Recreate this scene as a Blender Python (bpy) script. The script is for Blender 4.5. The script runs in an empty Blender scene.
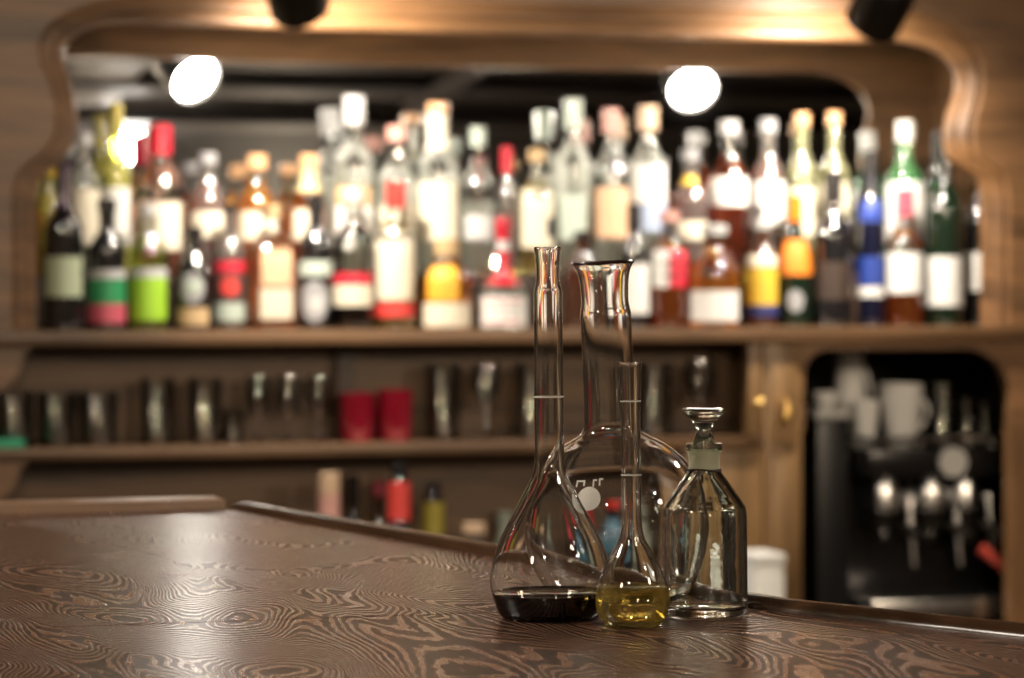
import bpy, bmesh, math, random
from mathutils import Vector, Matrix
random.seed(7)
S = bpy.context.scene
C = S.collection
PI = math.pi

# ------------------------------------------------------------------ camera frame
W, H, F = 1024, 678, 3000.0
PSI = math.atan(0.3036)
CS, SN = math.cos(PSI), math.sin(PSI)
CAMZ = 1.3007
HOR = 281.0
YM = 5.57                       # foot of the mirror
ZS = 1.2114                     # bottle shelf

def ray(px, py):
    a = (px - 512) / F
    return Vector((SN + a * CS, CS - a * SN, (HOR - py) / F))

def onY(px, py, Y):
    d = ray(px, py); t = Y / d.y
    return Vector((d.x * t, Y, CAMZ + d.z * t))

def onZ(px, py, z):
    d = ray(px, py); t = (z - CAMZ) / d.z
    return Vector((d.x * t, d.y * t, z))

TILT = math.radians(-4.0)
def refl(px, py, Yr=None, Zr=None):
    """point on plane Y = Yr (or Z = Zr) seen at this pixel in the tilted mirror"""
    d = ray(px, py); o = Vector((0, 0, CAMZ))
    n = Vector((0, -math.cos(TILT), -math.sin(TILT))); q = Vector((0, YM, ZS))
    t = (q - o).dot(n) / d.dot(n); h = o + d * t
    r = d - n * (2 * d.dot(n)); u = (Yr - h.y) / r.y if Zr is None else (Zr - h.z) / r.z
    return h + r * u, t + u

def proj(p):
    v = Vector(p) - Vector((0, 0, CAMZ)); z = v.x * SN + v.y * CS
    return 512 + F * (v.x * CS - v.y * SN) / z, HOR - F * v.z / z

def depthY(px, Y):
    return Y / ray(px, HOR).y          # forward depth: F/depth = pixels per metre

# ------------------------------------------------------------------ materials
MATS = {}
def newmat(name):
    m = bpy.data.materials.new(name); m.use_nodes = True
    nt = m.node_tree
    for n in list(nt.nodes): nt.nodes.remove(n)
    out = nt.nodes.new('ShaderNodeOutputMaterial')
    return m, nt, out

def N(nt, kind, **kw):
    n = nt.nodes.new(kind)
    for k, v in kw.items():
        if k in n.inputs: n.inputs[k].default_value = v
        else: setattr(n, k, v)
    return n

def c4(c): return (c[0], c[1], c[2], 1.0)

def plain(name, col, rough=0.5, metal=0.0, spec=0.5, coat=0.0, emit=None, es=0.0, var=0.12, scale=40):
    """principled with a little procedural variation"""
    key = name
    if key in MATS: return MATS[key]
    m, nt, out = newmat(name)
    p = N(nt, 'ShaderNodeBsdfPrincipled', Roughness=rough, Metallic=metal)
    p.inputs['Specular IOR Level'].default_value = spec
    p.inputs['Coat Weight'].default_value = coat; p.inputs['Coat Roughness'].default_value = 0.05
    tc = N(nt, 'ShaderNodeTexCoord')
    no = N(nt, 'ShaderNodeTexNoise', Scale=scale, Detail=3.0)
    nt.links.new(tc.outputs['Object'], no.inputs['Vector'])
    mx = N(nt, 'ShaderNodeMix', data_type='RGBA')
    mx.inputs[6].default_value = c4([max(0, x * (1 - var)) for x in col])
    mx.inputs[7].default_value = c4([min(1, x * (1 + var)) for x in col])
    nt.links.new(no.outputs['Fac'], mx.inputs[0])
    nt.links.new(mx.outputs[2], p.inputs['Base Color'])
    if emit:
        p.inputs['Emission Color'].default_value = c4(emit); p.inputs['Emission Strength'].default_value = es
    nt.links.new(p.outputs[0], out.inputs[0])
    MATS[key] = m
    return m

def thin_glass(name, col=(0.95, 0.96, 0.95), rough=0.05, ior=2.0, diff=0.0, gloss=1.0):
    if name in MATS: return MATS[name]
    m, nt, out = newmat(name)
    fr = N(nt, 'ShaderNodeFresnel', IOR=ior)
    tr = N(nt, 'ShaderNodeBsdfTransparent', Color=c4(col))
    gl = N(nt, 'ShaderNodeBsdfGlossy', Roughness=rough, Color=(gloss, gloss, gloss, 1))
    mx = N(nt, 'ShaderNodeMixShader')
    src = tr
    if diff > 0:
        df = N(nt, 'ShaderNodeBsdfDiffuse', Color=c4(col))
        m0 = N(nt, 'ShaderNodeMixShader', Fac=diff)
        nt.links.new(tr.outputs[0], m0.inputs[1]); nt.links.new(df.outputs[0], m0.inputs[2])
        src = m0
    nt.links.new(fr.outputs[0], mx.inputs[0])
    nt.links.new(src.outputs[0], mx.inputs[1]); nt.links.new(gl.outputs[0], mx.inputs[2])
    nt.links.new(mx.outputs[0], out.inputs[0])
    MATS[name] = m
    return m

def liquid_mat(name, col, body=0.45):
    if name in MATS: return MATS[name]
    m, nt, out = newmat(name)
    tr = N(nt, 'ShaderNodeBsdfTransparent', Color=c4([min(1, x ** 0.55) for x in col]))
    df = N(nt, 'ShaderNodeBsdfTranslucent', Color=c4(col))
    d2 = N(nt, 'ShaderNodeBsdfDiffuse', Color=c4(col))
    a = N(nt, 'ShaderNodeMixShader', Fac=0.5)
    nt.links.new(df.outputs[0], a.inputs[1]); nt.links.new(d2.outputs[0], a.inputs[2])
    mx = N(nt, 'ShaderNodeMixShader', Fac=body)
    nt.links.new(tr.outputs[0], mx.inputs[1]); nt.links.new(a.outputs[0], mx.inputs[2])
    nt.links.new(mx.outputs[0], out.inputs[0])
    MATS[name] = m
    return m

def real_glass(name, col=(1, 1, 1), rough=0.0, ior=1.5):
    if name in MATS: return MATS[name]
    m, nt, out = newmat(name)
    p = N(nt, 'ShaderNodeBsdfPrincipled', Roughness=rough, IOR=ior)
    p.inputs['Base Color'].default_value = c4(col)
    p.inputs['Transmission Weight'].default_value = 1.0
    nt.links.new(p.outputs[0], out.inputs[0])
    MATS[name] = m
    return m

def tinted_liquid(name, col, density, ior=1.34):
    if name in MATS: return MATS[name]
    m, nt, out = newmat(name)
    g = N(nt, 'ShaderNodeBsdfGlass', IOR=ior, Roughness=0.0)
    g.inputs['Color'].default_value = (1, 1, 1, 1)
    v = N(nt, 'ShaderNodeVolumeAbsorption', Density=density)
    v.inputs['Color'].default_value = c4(col)
    tl = N(nt, 'ShaderNodeBsdfTranslucent', Color=(0.85, 0.62, 0.10, 1)); df = N(nt, 'ShaderNodeBsdfDiffuse', Color=(0.85, 0.62, 0.10, 1))
    m1 = N(nt, 'ShaderNodeMixShader', Fac=0.5); m2 = N(nt, 'ShaderNodeMixShader', Fac=0.22)
    nt.links.new(tl.outputs[0], m1.inputs[1]); nt.links.new(df.outputs[0], m1.inputs[2])
    nt.links.new(g.outputs[0], m2.inputs[1]); nt.links.new(m1.outputs[0], m2.inputs[2])
    nt.links.new(m2.outputs[0], out.inputs[0]); nt.links.new(v.outputs[0], out.inputs[1])
    MATS[name] = m
    return m

def wood(name, dark, light, axis='X', scale=1.0, rough=0.45, bump=0.15, coat=0.0):
    if name in MATS: return MATS[name]
    m, nt, out = newmat(name)
    tc = N(nt, 'ShaderNodeTexCoord')
    mp = N(nt, 'ShaderNodeMapping')
    s = {'X': (1.2, 14, 14), 'Y': (14, 1.2, 14), 'Z': (14, 14, 1.2)}[axis]
    mp.inputs['Scale'].default_value = [x * scale for x in s]
    nt.links.new(tc.outputs['Object'], mp.inputs['Vector'])
    n1 = N(nt, 'ShaderNodeTexNoise', Scale=1.6, Detail=5.0, Distortion=0.6)
    n2 = N(nt, 'ShaderNodeTexNoise', Scale=9.0, Detail=4.0)
    nt.links.new(mp.outputs[0], n1.inputs['Vector']); nt.links.new(mp.outputs[0], n2.inputs['Vector'])
    ad = N(nt, 'ShaderNodeMath', operation='MULTIPLY_ADD')
    ad.inputs[1].default_value = 0.35
    nt.links.new(n2.outputs['Fac'], ad.inputs[0]); nt.links.new(n1.outputs['Fac'], ad.inputs[2])
    rp = N(nt, 'ShaderNodeValToRGB')
    rp.color_ramp.elements[0].position = 0.45; rp.color_ramp.elements[0].color = c4(dark)
    rp.color_ramp.elements[1].position = 0.85; rp.color_ramp.elements[1].color = c4(light)
    nt.links.new(ad.outputs[0], rp.inputs[0])
    p = N(nt, 'ShaderNodeBsdfPrincipled', Roughness=rough)
    p.inputs['Coat Weight'].default_value = coat
    nt.links.new(rp.outputs[0], p.inputs['Base Color'])
    b = N(nt, 'ShaderNodeBump', Strength=bump, Distance=0.002)
    nt.links.new(ad.outputs[0], b.inputs['Height']); nt.links.new(b.outputs[0], p.inputs['Normal'])
    nt.links.new(p.outputs[0], out.inputs[0])
    MATS[name] = m
    return m

def bar_wood():
    """dark lacquered wood: smooth raised growth lines between matt open grooves"""
    m, nt, out = newmat('bar_top_wood')
    L = nt.links.new
    tc = N(nt, 'ShaderNodeTexCoord')
    mp = N(nt, 'ShaderNodeMapping')
    mp.inputs['Scale'].default_value = (6.5, 1.9, 1.0); mp.inputs['Rotation'].default_value = (0, 0, 0.12)
    L(tc.outputs['Object'], mp.inputs['Vector'])
    n1 = N(nt, 'ShaderNodeTexNoise', Scale=1.0, Detail=2.5, Roughness=0.4, Distortion=0.3)
    L(mp.outputs[0], n1.inputs['Vector'])
    mul = N(nt, 'ShaderNodeMath', operation='MULTIPLY'); mul.inputs[1].default_value = 640.0
    L(n1.outputs['Fac'], mul.inputs[0])
    sx = N(nt, 'ShaderNodeSeparateXYZ'); L(tc.outputs['Object'], sx.inputs[0])
    ramp = N(nt, 'ShaderNodeMath', operation='MULTIPLY_ADD'); ramp.inputs[1].default_value = 190.0
    L(sx.outputs['X'], ramp.inputs[0]); L(mul.outputs[0], ramp.inputs[2])
    mp2 = N(nt, 'ShaderNodeMapping'); mp2.inputs['Scale'].default_value = (260, 45, 1)
    L(tc.outputs['Object'], mp2.inputs['Vector'])
    n2 = N(nt, 'ShaderNodeTexNoise', Scale=1.0, Detail=3.0)
    L(mp2.outputs[0], n2.inputs['Vector'])
    ad = N(nt, 'ShaderNodeMath', operation='MULTIPLY_ADD'); ad.inputs[1].default_value = 6.0
    L(n2.outputs['Fac'], ad.inputs[0]); L(ramp.outputs[0], ad.inputs[2])
    si = N(nt, 'ShaderNodeMath', operation='SINE'); L(ad.outputs[0], si.inputs[0])
    h = N(nt, 'ShaderNodeMapRange'); h.interpolation_type = 'SMOOTHSTEP'
    h.inputs['From Min'].default_value = -0.25; h.inputs['From Max'].default_value = 0.65
    L(si.outputs[0], h.inputs['Value'])
    col = N(nt, 'ShaderNodeMix', data_type='RGBA')
    col.inputs[6].default_value = c4((0.030, 0.014, 0.008)); col.inputs[7].default_value = c4((0.20, 0.098, 0.058))
    L(h.outputs[0], col.inputs[0])
    n3 = N(nt, 'ShaderNodeTexNoise', Scale=6.0, Detail=3.0); L(tc.outputs['Object'], n3.inputs['Vector'])
    r1 = N(nt, 'ShaderNodeMapRange'); r1.inputs['To Min'].default_value = 0.18; r1.inputs['To Max'].default_value = 0.32
    L(n3.outputs['Fac'], r1.inputs['Value'])
    rg = N(nt, 'ShaderNodeMix', data_type='FLOAT'); rg.inputs[2].default_value = 0.40
    L(h.outputs[0], rg.inputs[0]); L(r1.outputs[0], rg.inputs[3])
    sp = N(nt, 'ShaderNodeMapRange'); sp.inputs['To Min'].default_value = 0.42; sp.inputs['To Max'].default_value = 0.55
    L(h.outputs[0], sp.inputs['Value'])
    p = N(nt, 'ShaderNodeBsdfPrincipled', IOR=1.5)
    p.inputs['Coat Weight'].default_value = 0.25; p.inputs['Coat Roughness'].default_value = 0.24; p.inputs['Coat IOR'].default_value = 1.5
    L(col.outputs[2], p.inputs['Base Color']); L(rg.outputs[0], p.inputs['Roughness']); L(sp.outputs[0], p.inputs['Specular IOR Level'])
    b = N(nt, 'ShaderNodeBump', Strength=0.6, Distance=0.0008)
    L(h.outputs[0], b.inputs['Height']); L(b.outputs[0], p.inputs['Normal'])
    L(p.outputs[0], out.inputs[0])
    MATS['bar_top_wood'] = m
    return m

def emission(name, col, strength):
    if name in MATS: return MATS[name]
    m, nt, out = newmat(name)
    e = N(nt, 'ShaderNodeEmission', Strength=strength); e.inputs[0].default_value = c4(col)
    nt.links.new(e.outputs[0], out.inputs[0])
    MATS[name] = m
    return m

# ------------------------------------------------------------------ mesh helpers
def finish(bm, name, mat, parent=None, loc=None, angle=38):
    bmesh.ops.remove_doubles(bm, verts=bm.verts, dist=1e-6)
    bmesh.ops.recalc_face_normals(bm, faces=bm.faces)
    lim = math.radians(angle)
    for f in bm.faces: f.smooth = True
    for e in bm.edges:
        if len(e.link_faces) == 2 and e.calc_face_angle(0) > lim: e.smooth = False
    me = bpy.data.meshes.new(name); bm.to_mesh(me); bm.free()
    me.materials.append(mat)
    o = bpy.data.objects.new(name, me); C.objects.link(o)
    if parent is not None: o.parent = parent
    if loc is not None: o.location = loc
    return o

def tag(o, label=None, cat=None, group=None, kind=None):
    if label: o['label'] = label
    if cat: o['category'] = cat
    if group: o['group'] = group
    if kind: o['kind'] = kind
    return o

def thing(name, loc, label, cat, group=None, rz=0.0):
    o = bpy.data.objects.new(name, None); C.objects.link(o)
    o.empty_display_size = 0.05
    o.location = loc; o.rotation_euler = (0, 0, rz)
    return tag(o, label, cat, group)

def lathe(bm, prof, seg=40, sup=None, cx=0, cy=0, sx=1.0, sy=1.0, closed=False):
    """revolve (r, z) points; sup = superellipse exponent for squarish bottles"""
    rings = []
    for r, z in prof:
        if r <= 1e-6:
            rings.append([bm.verts.new((cx, cy, z))]); continue
        ring = []
        for i in range(seg):
            a = 2 * PI * (i + 0.5) / seg
            k = 1.0
            if sup: k = 1.0 / (abs(math.cos(a)) ** sup + abs(math.sin(a)) ** sup) ** (1.0 / sup)
            ring.append(bm.verts.new((cx + r * k * math.cos(a) * sx, cy + r * k * math.sin(a) * sy, z)))
        rings.append(ring)
    pairs = list(zip(rings[:-1], rings[1:]))
    if closed: pairs.append((rings[-1], rings[0]))
    for A, B in pairs:
        if len(A) == 1 and len(B) == 1: continue
        for i in range(seg):
            j = (i + 1) % seg
            if len(A) == 1: bm.faces.new((A[0], B[i], B[j]))
            elif len(B) == 1: bm.faces.new((A[i], A[j], B[0]))
            else: bm.faces.new((A[i], A[j], B[j], B[i]))
    return bm

def box(bm, x0, x1, y0, y1, z0, z1, bev=0.0):
    b2 = bmesh.new()
    bmesh.ops.create_cube(b2, size=1.0)
    for v in b2.verts:
        v.co = Vector(((x0 + x1) / 2 + v.co.x * (x1 - x0), (y0 + y1) / 2 + v.co.y * (y1 - y0), (z0 + z1) / 2 + v.co.z * (z1 - z0)))
    if bev > 0:
        bmesh.ops.bevel(b2, geom=list(b2.edges), offset=bev, segments=2, profile=0.6, affect='EDGES')
    me = bpy.data.meshes.new('tmp'); b2.to_mesh(me); b2.free()
    bm.from_mesh(me); bpy.data.meshes.remove(me)
    return bm

def prism(bm, pts, d):
    """closed polygon of Vectors extruded by vector d"""
    a = [bm.verts.new(p) for p in pts]
    b = [bm.verts.new(Vector(p) + Vector(d)) for p in pts]
    f1 = bm.faces.new(a); f2 = bm.faces.new(list(reversed(b)))
    n = len(pts)
    for i in range(n):
        j = (i + 1) % n
        bm.faces.new((a[i], b[i], b[j], a[j]))
    bm.normal_update()
    bmesh.ops.triangulate(bm, faces=[f1, f2], quad_method="BEAUTY", ngon_method="EAR_CLIP")
    return bm

def tube(bm, pts, r, seg=12, caps=True):
    pts = [Vector(p) for p in pts]
    rings = []
    for i, p in enumerate(pts):
        t = (pts[min(i + 1, len(pts) - 1)] - pts[max(i - 1, 0)]).normalized()
        up = Vector((0, 0, 1)) if abs(t.z) < 0.9 else Vector((1, 0, 0))
        a = t.cross(up).normalized(); b = t.cross(a).normalized()
        rr = r[i] if isinstance(r, (list, tuple)) else r
        rings.append([bm.verts.new(p + a * rr * math.cos(2 * PI * k / seg) + b * rr * math.sin(2 * PI * k / seg)) for k in range(seg)])
    for A, B in zip(rings[:-1], rings[1:]):
        for k in range(seg):
            j = (k + 1) % seg
            bm.faces.new((A[k], A[j], B[j], B[k]))
    if caps:
        bm.faces.new(rings[0]); bm.faces.new(list(reversed(rings[-1])))
    return bm

def interp(prof, z):
    for (r0, z0), (r1, z1) in zip(prof[:-1], prof[1:]):
        if z0 <= z <= z1 and z1 > z0:
            return r0 + (r1 - r0) * (z - z0) / (z1 - z0)
    return prof[-1][0]

def patch(bm, prof, z0, z1, a0, a1, off=0.0004, th=0.0004, sup=None, rows=5, cols=16, round_=False):
    """thin shell (with thickness) wrapped on a lathe profile, centred on -Y plus angle"""
    def P(z, a, o):
        r = interp(prof, z) + o
        k = 1.0
        if sup: k = 1.0 / (abs(math.cos(a)) ** sup + abs(math.sin(a)) ** sup) ** (1.0 / sup)
        return Vector((r * k * math.cos(a), r * k * math.sin(a), z))
    grid = []
    for o in (off, off + th):
        G = []
        for i in range(rows + 1):
            v = i / rows; row = []
            for j in range(cols + 1):
                u = j / cols
                zz, aa = z0 + (z1 - z0) * v, a0 + (a1 - a0) * u
                if round_:
                    x, y = 2 * u - 1, 2 * v - 1
                    # square to disc mapping
                    X = x * math.sqrt(1 - y * y / 2); Y = y * math.sqrt(1 - x * x / 2)
                    aa = (a0 + a1) / 2 + (a1 - a0) / 2 * X; zz = (z0 + z1) / 2 + (z1 - z0) / 2 * Y
                row.append(bm.verts.new(P(zz, aa, o)))
            G.append(row)
        grid.append(G)
    A, B = grid
    for i in range(rows):
        for j in range(cols):
            bm.faces.new((B[i][j], B[i][j + 1], B[i + 1][j + 1], B[i + 1][j]))
            bm.faces.new((A[i][j + 1], A[i][j], A[i + 1][j], A[i + 1][j + 1]))
    for j in range(cols):
        bm.faces.new((A[0][j], A[0][j + 1], B[0][j + 1], B[0][j]))
        bm.faces.new((B[rows][j], B[rows][j + 1], A[rows][j + 1], A[rows][j]))
    for i in range(rows):
        bm.faces.new((A[i + 1][0], A[i][0], B[i][0], B[i + 1][0]))
        bm.faces.new((A[i][cols], A[i + 1][cols], B[i + 1][cols], B[i][cols]))
    return bm

def smooth_prof(pts, n=6):
    """Catmull-Rom through (r, z) points"""
    out = []
    P = [pts[0]] + list(pts) + [pts[-1]]
    for i in range(1, len(P) - 2):
        p0, p1, p2, p3 = P[i - 1], P[i], P[i + 1], P[i + 2]
        for k in range(n):
            t = k / n
            out.append(tuple(0.5 * ((2 * p1[c]) + (-p0[c] + p2[c]) * t + (2 * p0[c] - 5 * p1[c] + 4 * p2[c] - p3[c]) * t * t
                       + (-p0[c] + 3 * p1[c] - 3 * p2[c] + p3[c]) * t ** 3) for c in range(len(p1))))
    out.append(tuple(pts[-1]))
    return out

# ------------------------------------------------------------------ shared materials
M_frame = wood('carved_oak', (0.050, 0.024, 0.009), (0.215, 0.108, 0.044), 'X', 1.0, 0.42, 0.2)
M_frameZ = wood('carved_oak_upright', (0.050, 0.024, 0.009), (0.215, 0.108, 0.044), 'Z', 1.0, 0.42, 0.2)
M_door = wood('door_oak', (0.07, 0.036, 0.012), (0.25, 0.142, 0.056), 'Z', 1.0, 0.42, 0.2)
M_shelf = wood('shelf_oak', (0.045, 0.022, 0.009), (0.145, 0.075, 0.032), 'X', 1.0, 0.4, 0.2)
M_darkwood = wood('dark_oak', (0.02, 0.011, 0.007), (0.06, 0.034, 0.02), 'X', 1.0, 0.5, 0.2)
M_back = wood('back_board_oak', (0.035, 0.018, 0.007), (0.125, 0.066, 0.027), 'X', 1.0, 0.5, 0.2)
M_rail = wood('rail_oak', (0.03, 0.014, 0.007), (0.09, 0.045, 0.022), 'Y', 1.0, 0.25, 0.1)
M_lip = wood('pale_lip_wood', (0.16, 0.09, 0.05), (0.34, 0.21, 0.13), 'X', 1.0, 0.35, 0.1)
M_bar = bar_wood()
M_black = plain('black_paint', (0.006, 0.006, 0.007), 0.35)
M_brass = plain('brass', (0.85, 0.55, 0.18), 0.25, 1.0)
M_steel = plain('steel', (0.6, 0.6, 0.6), 0.22, 1.0)
M_darkmetal = plain('dark_metal', (0.03, 0.025, 0.02), 0.28, 0.7)

# ------------------------------------------------------------------ the room
XL, XR, YF, YB, ZC = -2.4, 6.2, -6.0, 5.80, 2.62
def shell(name, x0, x1, y0, y1, z0, z1, mat):
    o = finish(box(bmesh.new(), x0, x1, y0, y1, z0, z1), name, mat); o['kind'] = 'structure'; return o
M_floor = wood('floor_boards', (0.03, 0.016, 0.009), (0.10, 0.055, 0.03), 'Y', 0.6, 0.4, 0.2)
M_wall = plain('wall_plaster', (0.10, 0.075, 0.055), 0.8)
M_farwall = plain('far_wall_paint', (0.34, 0.27, 0.21), 0.8)
M_ceil = wood('ceiling_boards', (0.022, 0.019, 0.020), (0.05, 0.043, 0.042), 'Y', 0.5, 0.6, 0.2)
shell('floor', XL, XR, YF, YB, -0.08, 0, M_floor)
shell('ceiling', XL, XR, YF, YB, ZC, ZC + 0.08, M_ceil)
shell('wall_back', XL, XR, YB, YB + 0.1, -0.08, ZC + 0.08, M_wall)
shell('wall_front', XL, XR, YF - 0.1, YF, -0.08, ZC + 0.08, M_farwall)
shell('wall_left', XL - 0.1, XL, YF - 0.1, YB + 0.1, -0.08, ZC + 0.08, M_farwall)
shell('wall_right', XR, XR + 0.1, YF - 0.1, YB + 0.1, -0.08, ZC + 0.08, M_farwall)
M_beam = wood('beam_wood', (0.06, 0.05, 0.047), (0.13, 0.105, 0.095), 'X', 0.6, 0.5, 0.2)
for i, py in enumerate((75, 102, 135)):
    yy = refl(560, py, Zr=ZC - .06)[0].y
    shell('trim_%d' % (i + 1), XL, XR, yy - 0.07, yy + 0.07, ZC - 0.05, ZC, M_beam)

# ------------------------------------------------------------------ bar counter (foreground)
ZB = 1.10
P1 = onZ(228, 509, ZB); P2 = onZ(496, 557, ZB); K = onZ(738, 607, ZB); R_ = onZ(1024, 638, ZB)
E_ = R_ + (R_ - K) * 2.0
YS = 1.742                                   # cross joint between the two boards
def edge_at(Y):
    pts = [P1, P2, K, R_, E_]
    for a, b in zip(pts[:-1], pts[1:]):
        if b.y <= Y <= a.y:
            return a.lerp(b, (a.y - Y) / (a.y - b.y))
bar = thing('bar_counter', (0, 0, 0), 'dark lacquered wooden bar counter with raised swirling grain under the glass flasks', 'bar counter')
XN, YN = -0.22, 1.08
g = 0.0007
sJ = edge_at(YS)
pf = [Vector((XN, YS + g, ZB)), Vector((sJ.x, YS + g, ZB)), Vector((P2.x, P2.y, ZB)), Vector((P1.x, P1.y, ZB)), Vector((XN, P1.y, ZB))]
pn = [Vector((XN, YN, ZB)), Vector((E_.x, YN, ZB)), Vector((E_.x, E_.y, ZB)), Vector((R_.x, R_.y, ZB)), Vector((K.x, K.y, ZB)), Vector((sJ.x, YS - g, ZB)), Vector((XN, YS - g, ZB))]
for pl in (pf, pn):
    bm = prism(bmesh.new(), pl, (0, 0, -0.045))
    o = finish(bm, 'top_board', M_bar, bar, angle=20)
    mod = o.modifiers.new('edge', 'BEVEL'); mod.width = 0.0012; mod.segments = 2; mod.limit_method = 'ANGLE'
# raised rail following the working edge
rail_path = [P1, P2, P2.lerp(K, 0.6), K.lerp(P2, 0.12), K.lerp(R_, 0.12), R_, E_]
rp = [(-0.004, -0.03), (-0.004, 0.0005), (-0.001, 0.0035), (0.004, 0.0058), (0.009, 0.0065), (0.015, 0.0058), (0.020, 0.004), (0.0225, 0.0), (0.0225, -0.03)]
bm = bmesh.new(); rings = []
for i, p in enumerate(rail_path):
    a = rail_path[max(0, i - 1)]; b = rail_path[min(len(rail_path) - 1, i + 1)]
    t = (b - a).normalized(); n = Vector((-t.y, t.x, 0))       # outward (towards back bar)
    if n.x < 0: n = -n
    rings.append([bm.verts.new(p + n * (q + 0.0045) + Vector((0, 0, w))) for q, w in rp])
for A, B in zip(rings[:-1], rings[1:]):
    for k in range(len(rp)):
        j = (k + 1) % len(rp)
        bm.faces.new((A[k], A[j], B[j], B[k]))
bm.faces.new(rings[0]); bm.faces.new(list(reversed(rings[-1])))
finish(bm, 'edge_rail', M_rail, bar, angle=50)
bm = box(bmesh.new(), XN, P1.x - 0.002, P1.y + 0.0005, P1.y + 0.05, ZB - 0.045, ZB + 0.0085, 0.0015)
finish(bm, 'end_lip', M_lip, bar)
base = [Vector((XN + .05, YN + .06, 0)), Vector((E_.x - .08, YN + .06, 0)), Vector((R_.x - .06, R_.y - .03, 0)), Vector((K.x - .06, K.y, 0)), Vector((P1.x - .06, P1.y - .05, 0)), Vector((XN + .05, P1.y - .05, 0))]
finish(prism(bmesh.new(), base, (0, 0, ZB - 0.045)), 'bar_body', M_darkwood, bar, angle=20)

# ------------------------------------------------------------------ laboratory glassware
M_lab = real_glass('laboratory_glass', (0.985, 0.99, 0.985), 0.0, 1.49)
M_bglass = real_glass('thick_bottle_glass', (0.92, 0.965, 0.92), 0.0, 1.52)
_nt = M_bglass.node_tree; _p = [n for n in _nt.nodes if n.type == 'BSDF_PRINCIPLED'][0]
_tc = N(_nt, 'ShaderNodeTexCoord'); _n = N(_nt, 'ShaderNodeTexNoise', Scale=80.0, Detail=2.0); _b = N(_nt, 'ShaderNodeBump', Strength=0.05, Distance=0.002)
_nt.links.new(_tc.outputs['Object'], _n.inputs['Vector']); _nt.links.new(_n.outputs['Fac'], _b.inputs['Height']); _nt.links.new(_b.outputs[0], _p.inputs['Normal'])
M_frost = plain('frosted_glass', (0.55, 0.56, 0.45), 0.35, var=0.05)
M_enamel = plain('white_enamel', (0.75, 0.74, 0.68), 0.5)

def shell_prof(outer, wall, floor_z):
    """outer profile (r,z) from base centre to rim -> closed section with inner wall"""
    out = [(0, outer[0][1])] + outer
    inner = []
    for i in range(len(outer) - 1, -1, -1):
        r, z = outer[i]
        if z < floor_z: break
        a = outer[max(0, i - 1)]; b = outer[min(len(outer) - 1, i + 1)]
        tr, tz = b[0] - a[0], b[1] - a[1]; L = math.hypot(tr, tz) or 1
        nr, nz = -tz / L, tr / L
        rr, zz = r + nr * wall, z + nz * wall
        if i == len(outer) - 1: rr, zz = r - wall, z
        if zz < floor_z: break
        inner.append((max(rr, 0.0005), zz))
    last = inner[-1][0]
    inner += [(last * 0.93, floor_z + 0.0006), (last * 0.8, floor_z), (0, floor_z)]
    return out + inner, inner

def px_prof(pts, yb, s):
    return [(r / s, (yb - y) / s) for r, y in pts]

def flask(name, bx, by, pts, wall, label, liquid=None, lean=0.0, floor_h=0.003, group=None, mat=None):
    loc = onZ(bx, by, ZB + 0.0004)
    s = F / (F * (CAMZ - ZB) / (by - HOR)) 
    yb = by
    prof = smooth_prof(px_prof(pts, yb, s), 6)
    z0 = prof[0][1]
    prof = [(r, z - z0) for r, z in prof]
    t = thing(name, loc, label, 'flask', group)
    t.rotation_euler = (0, 0, 0)
    if lean:
        t.rotation_euler = Vector((SN * 0, -lean, 0))
    full, inner = shell_prof(prof, wall, floor_h)
    o = finish(lathe(bmesh.new(), full, 72), 'glass_body', mat or M_lab, t, angle=60)
    return t, prof, inner, s

# long-necked volumetric flask with dark liquid
pts1 = [(48, 617), (52.5, 612), (57, 600), (60.3, 588), (61, 577), (57.6, 560), (52, 543), (44, 526), (36, 511), (28, 496), (20.5, 481.5), (17.2, 474), (15.3, 466), (14.8, 455), (14.7, 430), (14.5, 380), (14.4, 330), (14.4, 302), (14.2, 292), (12.4, 285), (11.6, 276), (11.9, 264), (12.8, 254), (13.6, 249.5), (13.2, 247.5)]
f1, prof1, in1, s1 = flask('volumetric_flask', 551, 617, pts1, 0.0011, 'tall long-necked glass flask holding almost black liquid at its base', lean=0.010)
# liquid = inner profile up to level, nudged into the wall
def fill(inner, level, grow=0.0002):
    q = [(r, z) for r, z in inner if z < level]
    q = list(reversed(q))                      # from centre bottom outwards
    rtop = None
    for (r0, z0), (r1, z1) in zip(inner[:-1], inner[1:]):
        if z1 <= level <= z0:
            rtop = r1 + (r0 - r1) * (level - z1) / max(1e-9, z0 - z1)
    pr = [(r + grow if r > 0 else 0, z - grow) for r, z in q] + [(rtop + grow, level), (rtop * 0.97, level - 0.0004), (0, level - 0.0005)]
    return pr
M_darkliq = plain('black_liquid', (0.004, 0.001, 0.001), 0.02, var=0.0)
finish(lathe(bmesh.new(), fill(in1, 0.0150), 72), 'liquid', M_darkliq, f1, angle=30)['label'] = 'almost black liquid'
zr = (617 - 397) / s1
bm = bmesh.new(); rr = interp(prof1, zr)
lathe(bm, [(rr - 0.0001, zr - 0.0004), (rr + 0.00025, zr - 0.0004), (rr + 0.00025, zr + 0.0004), (rr - 0.0001, zr + 0.0004)], 48, closed=True)
finish(bm, 'fill_line', M_enamel, f1)

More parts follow.
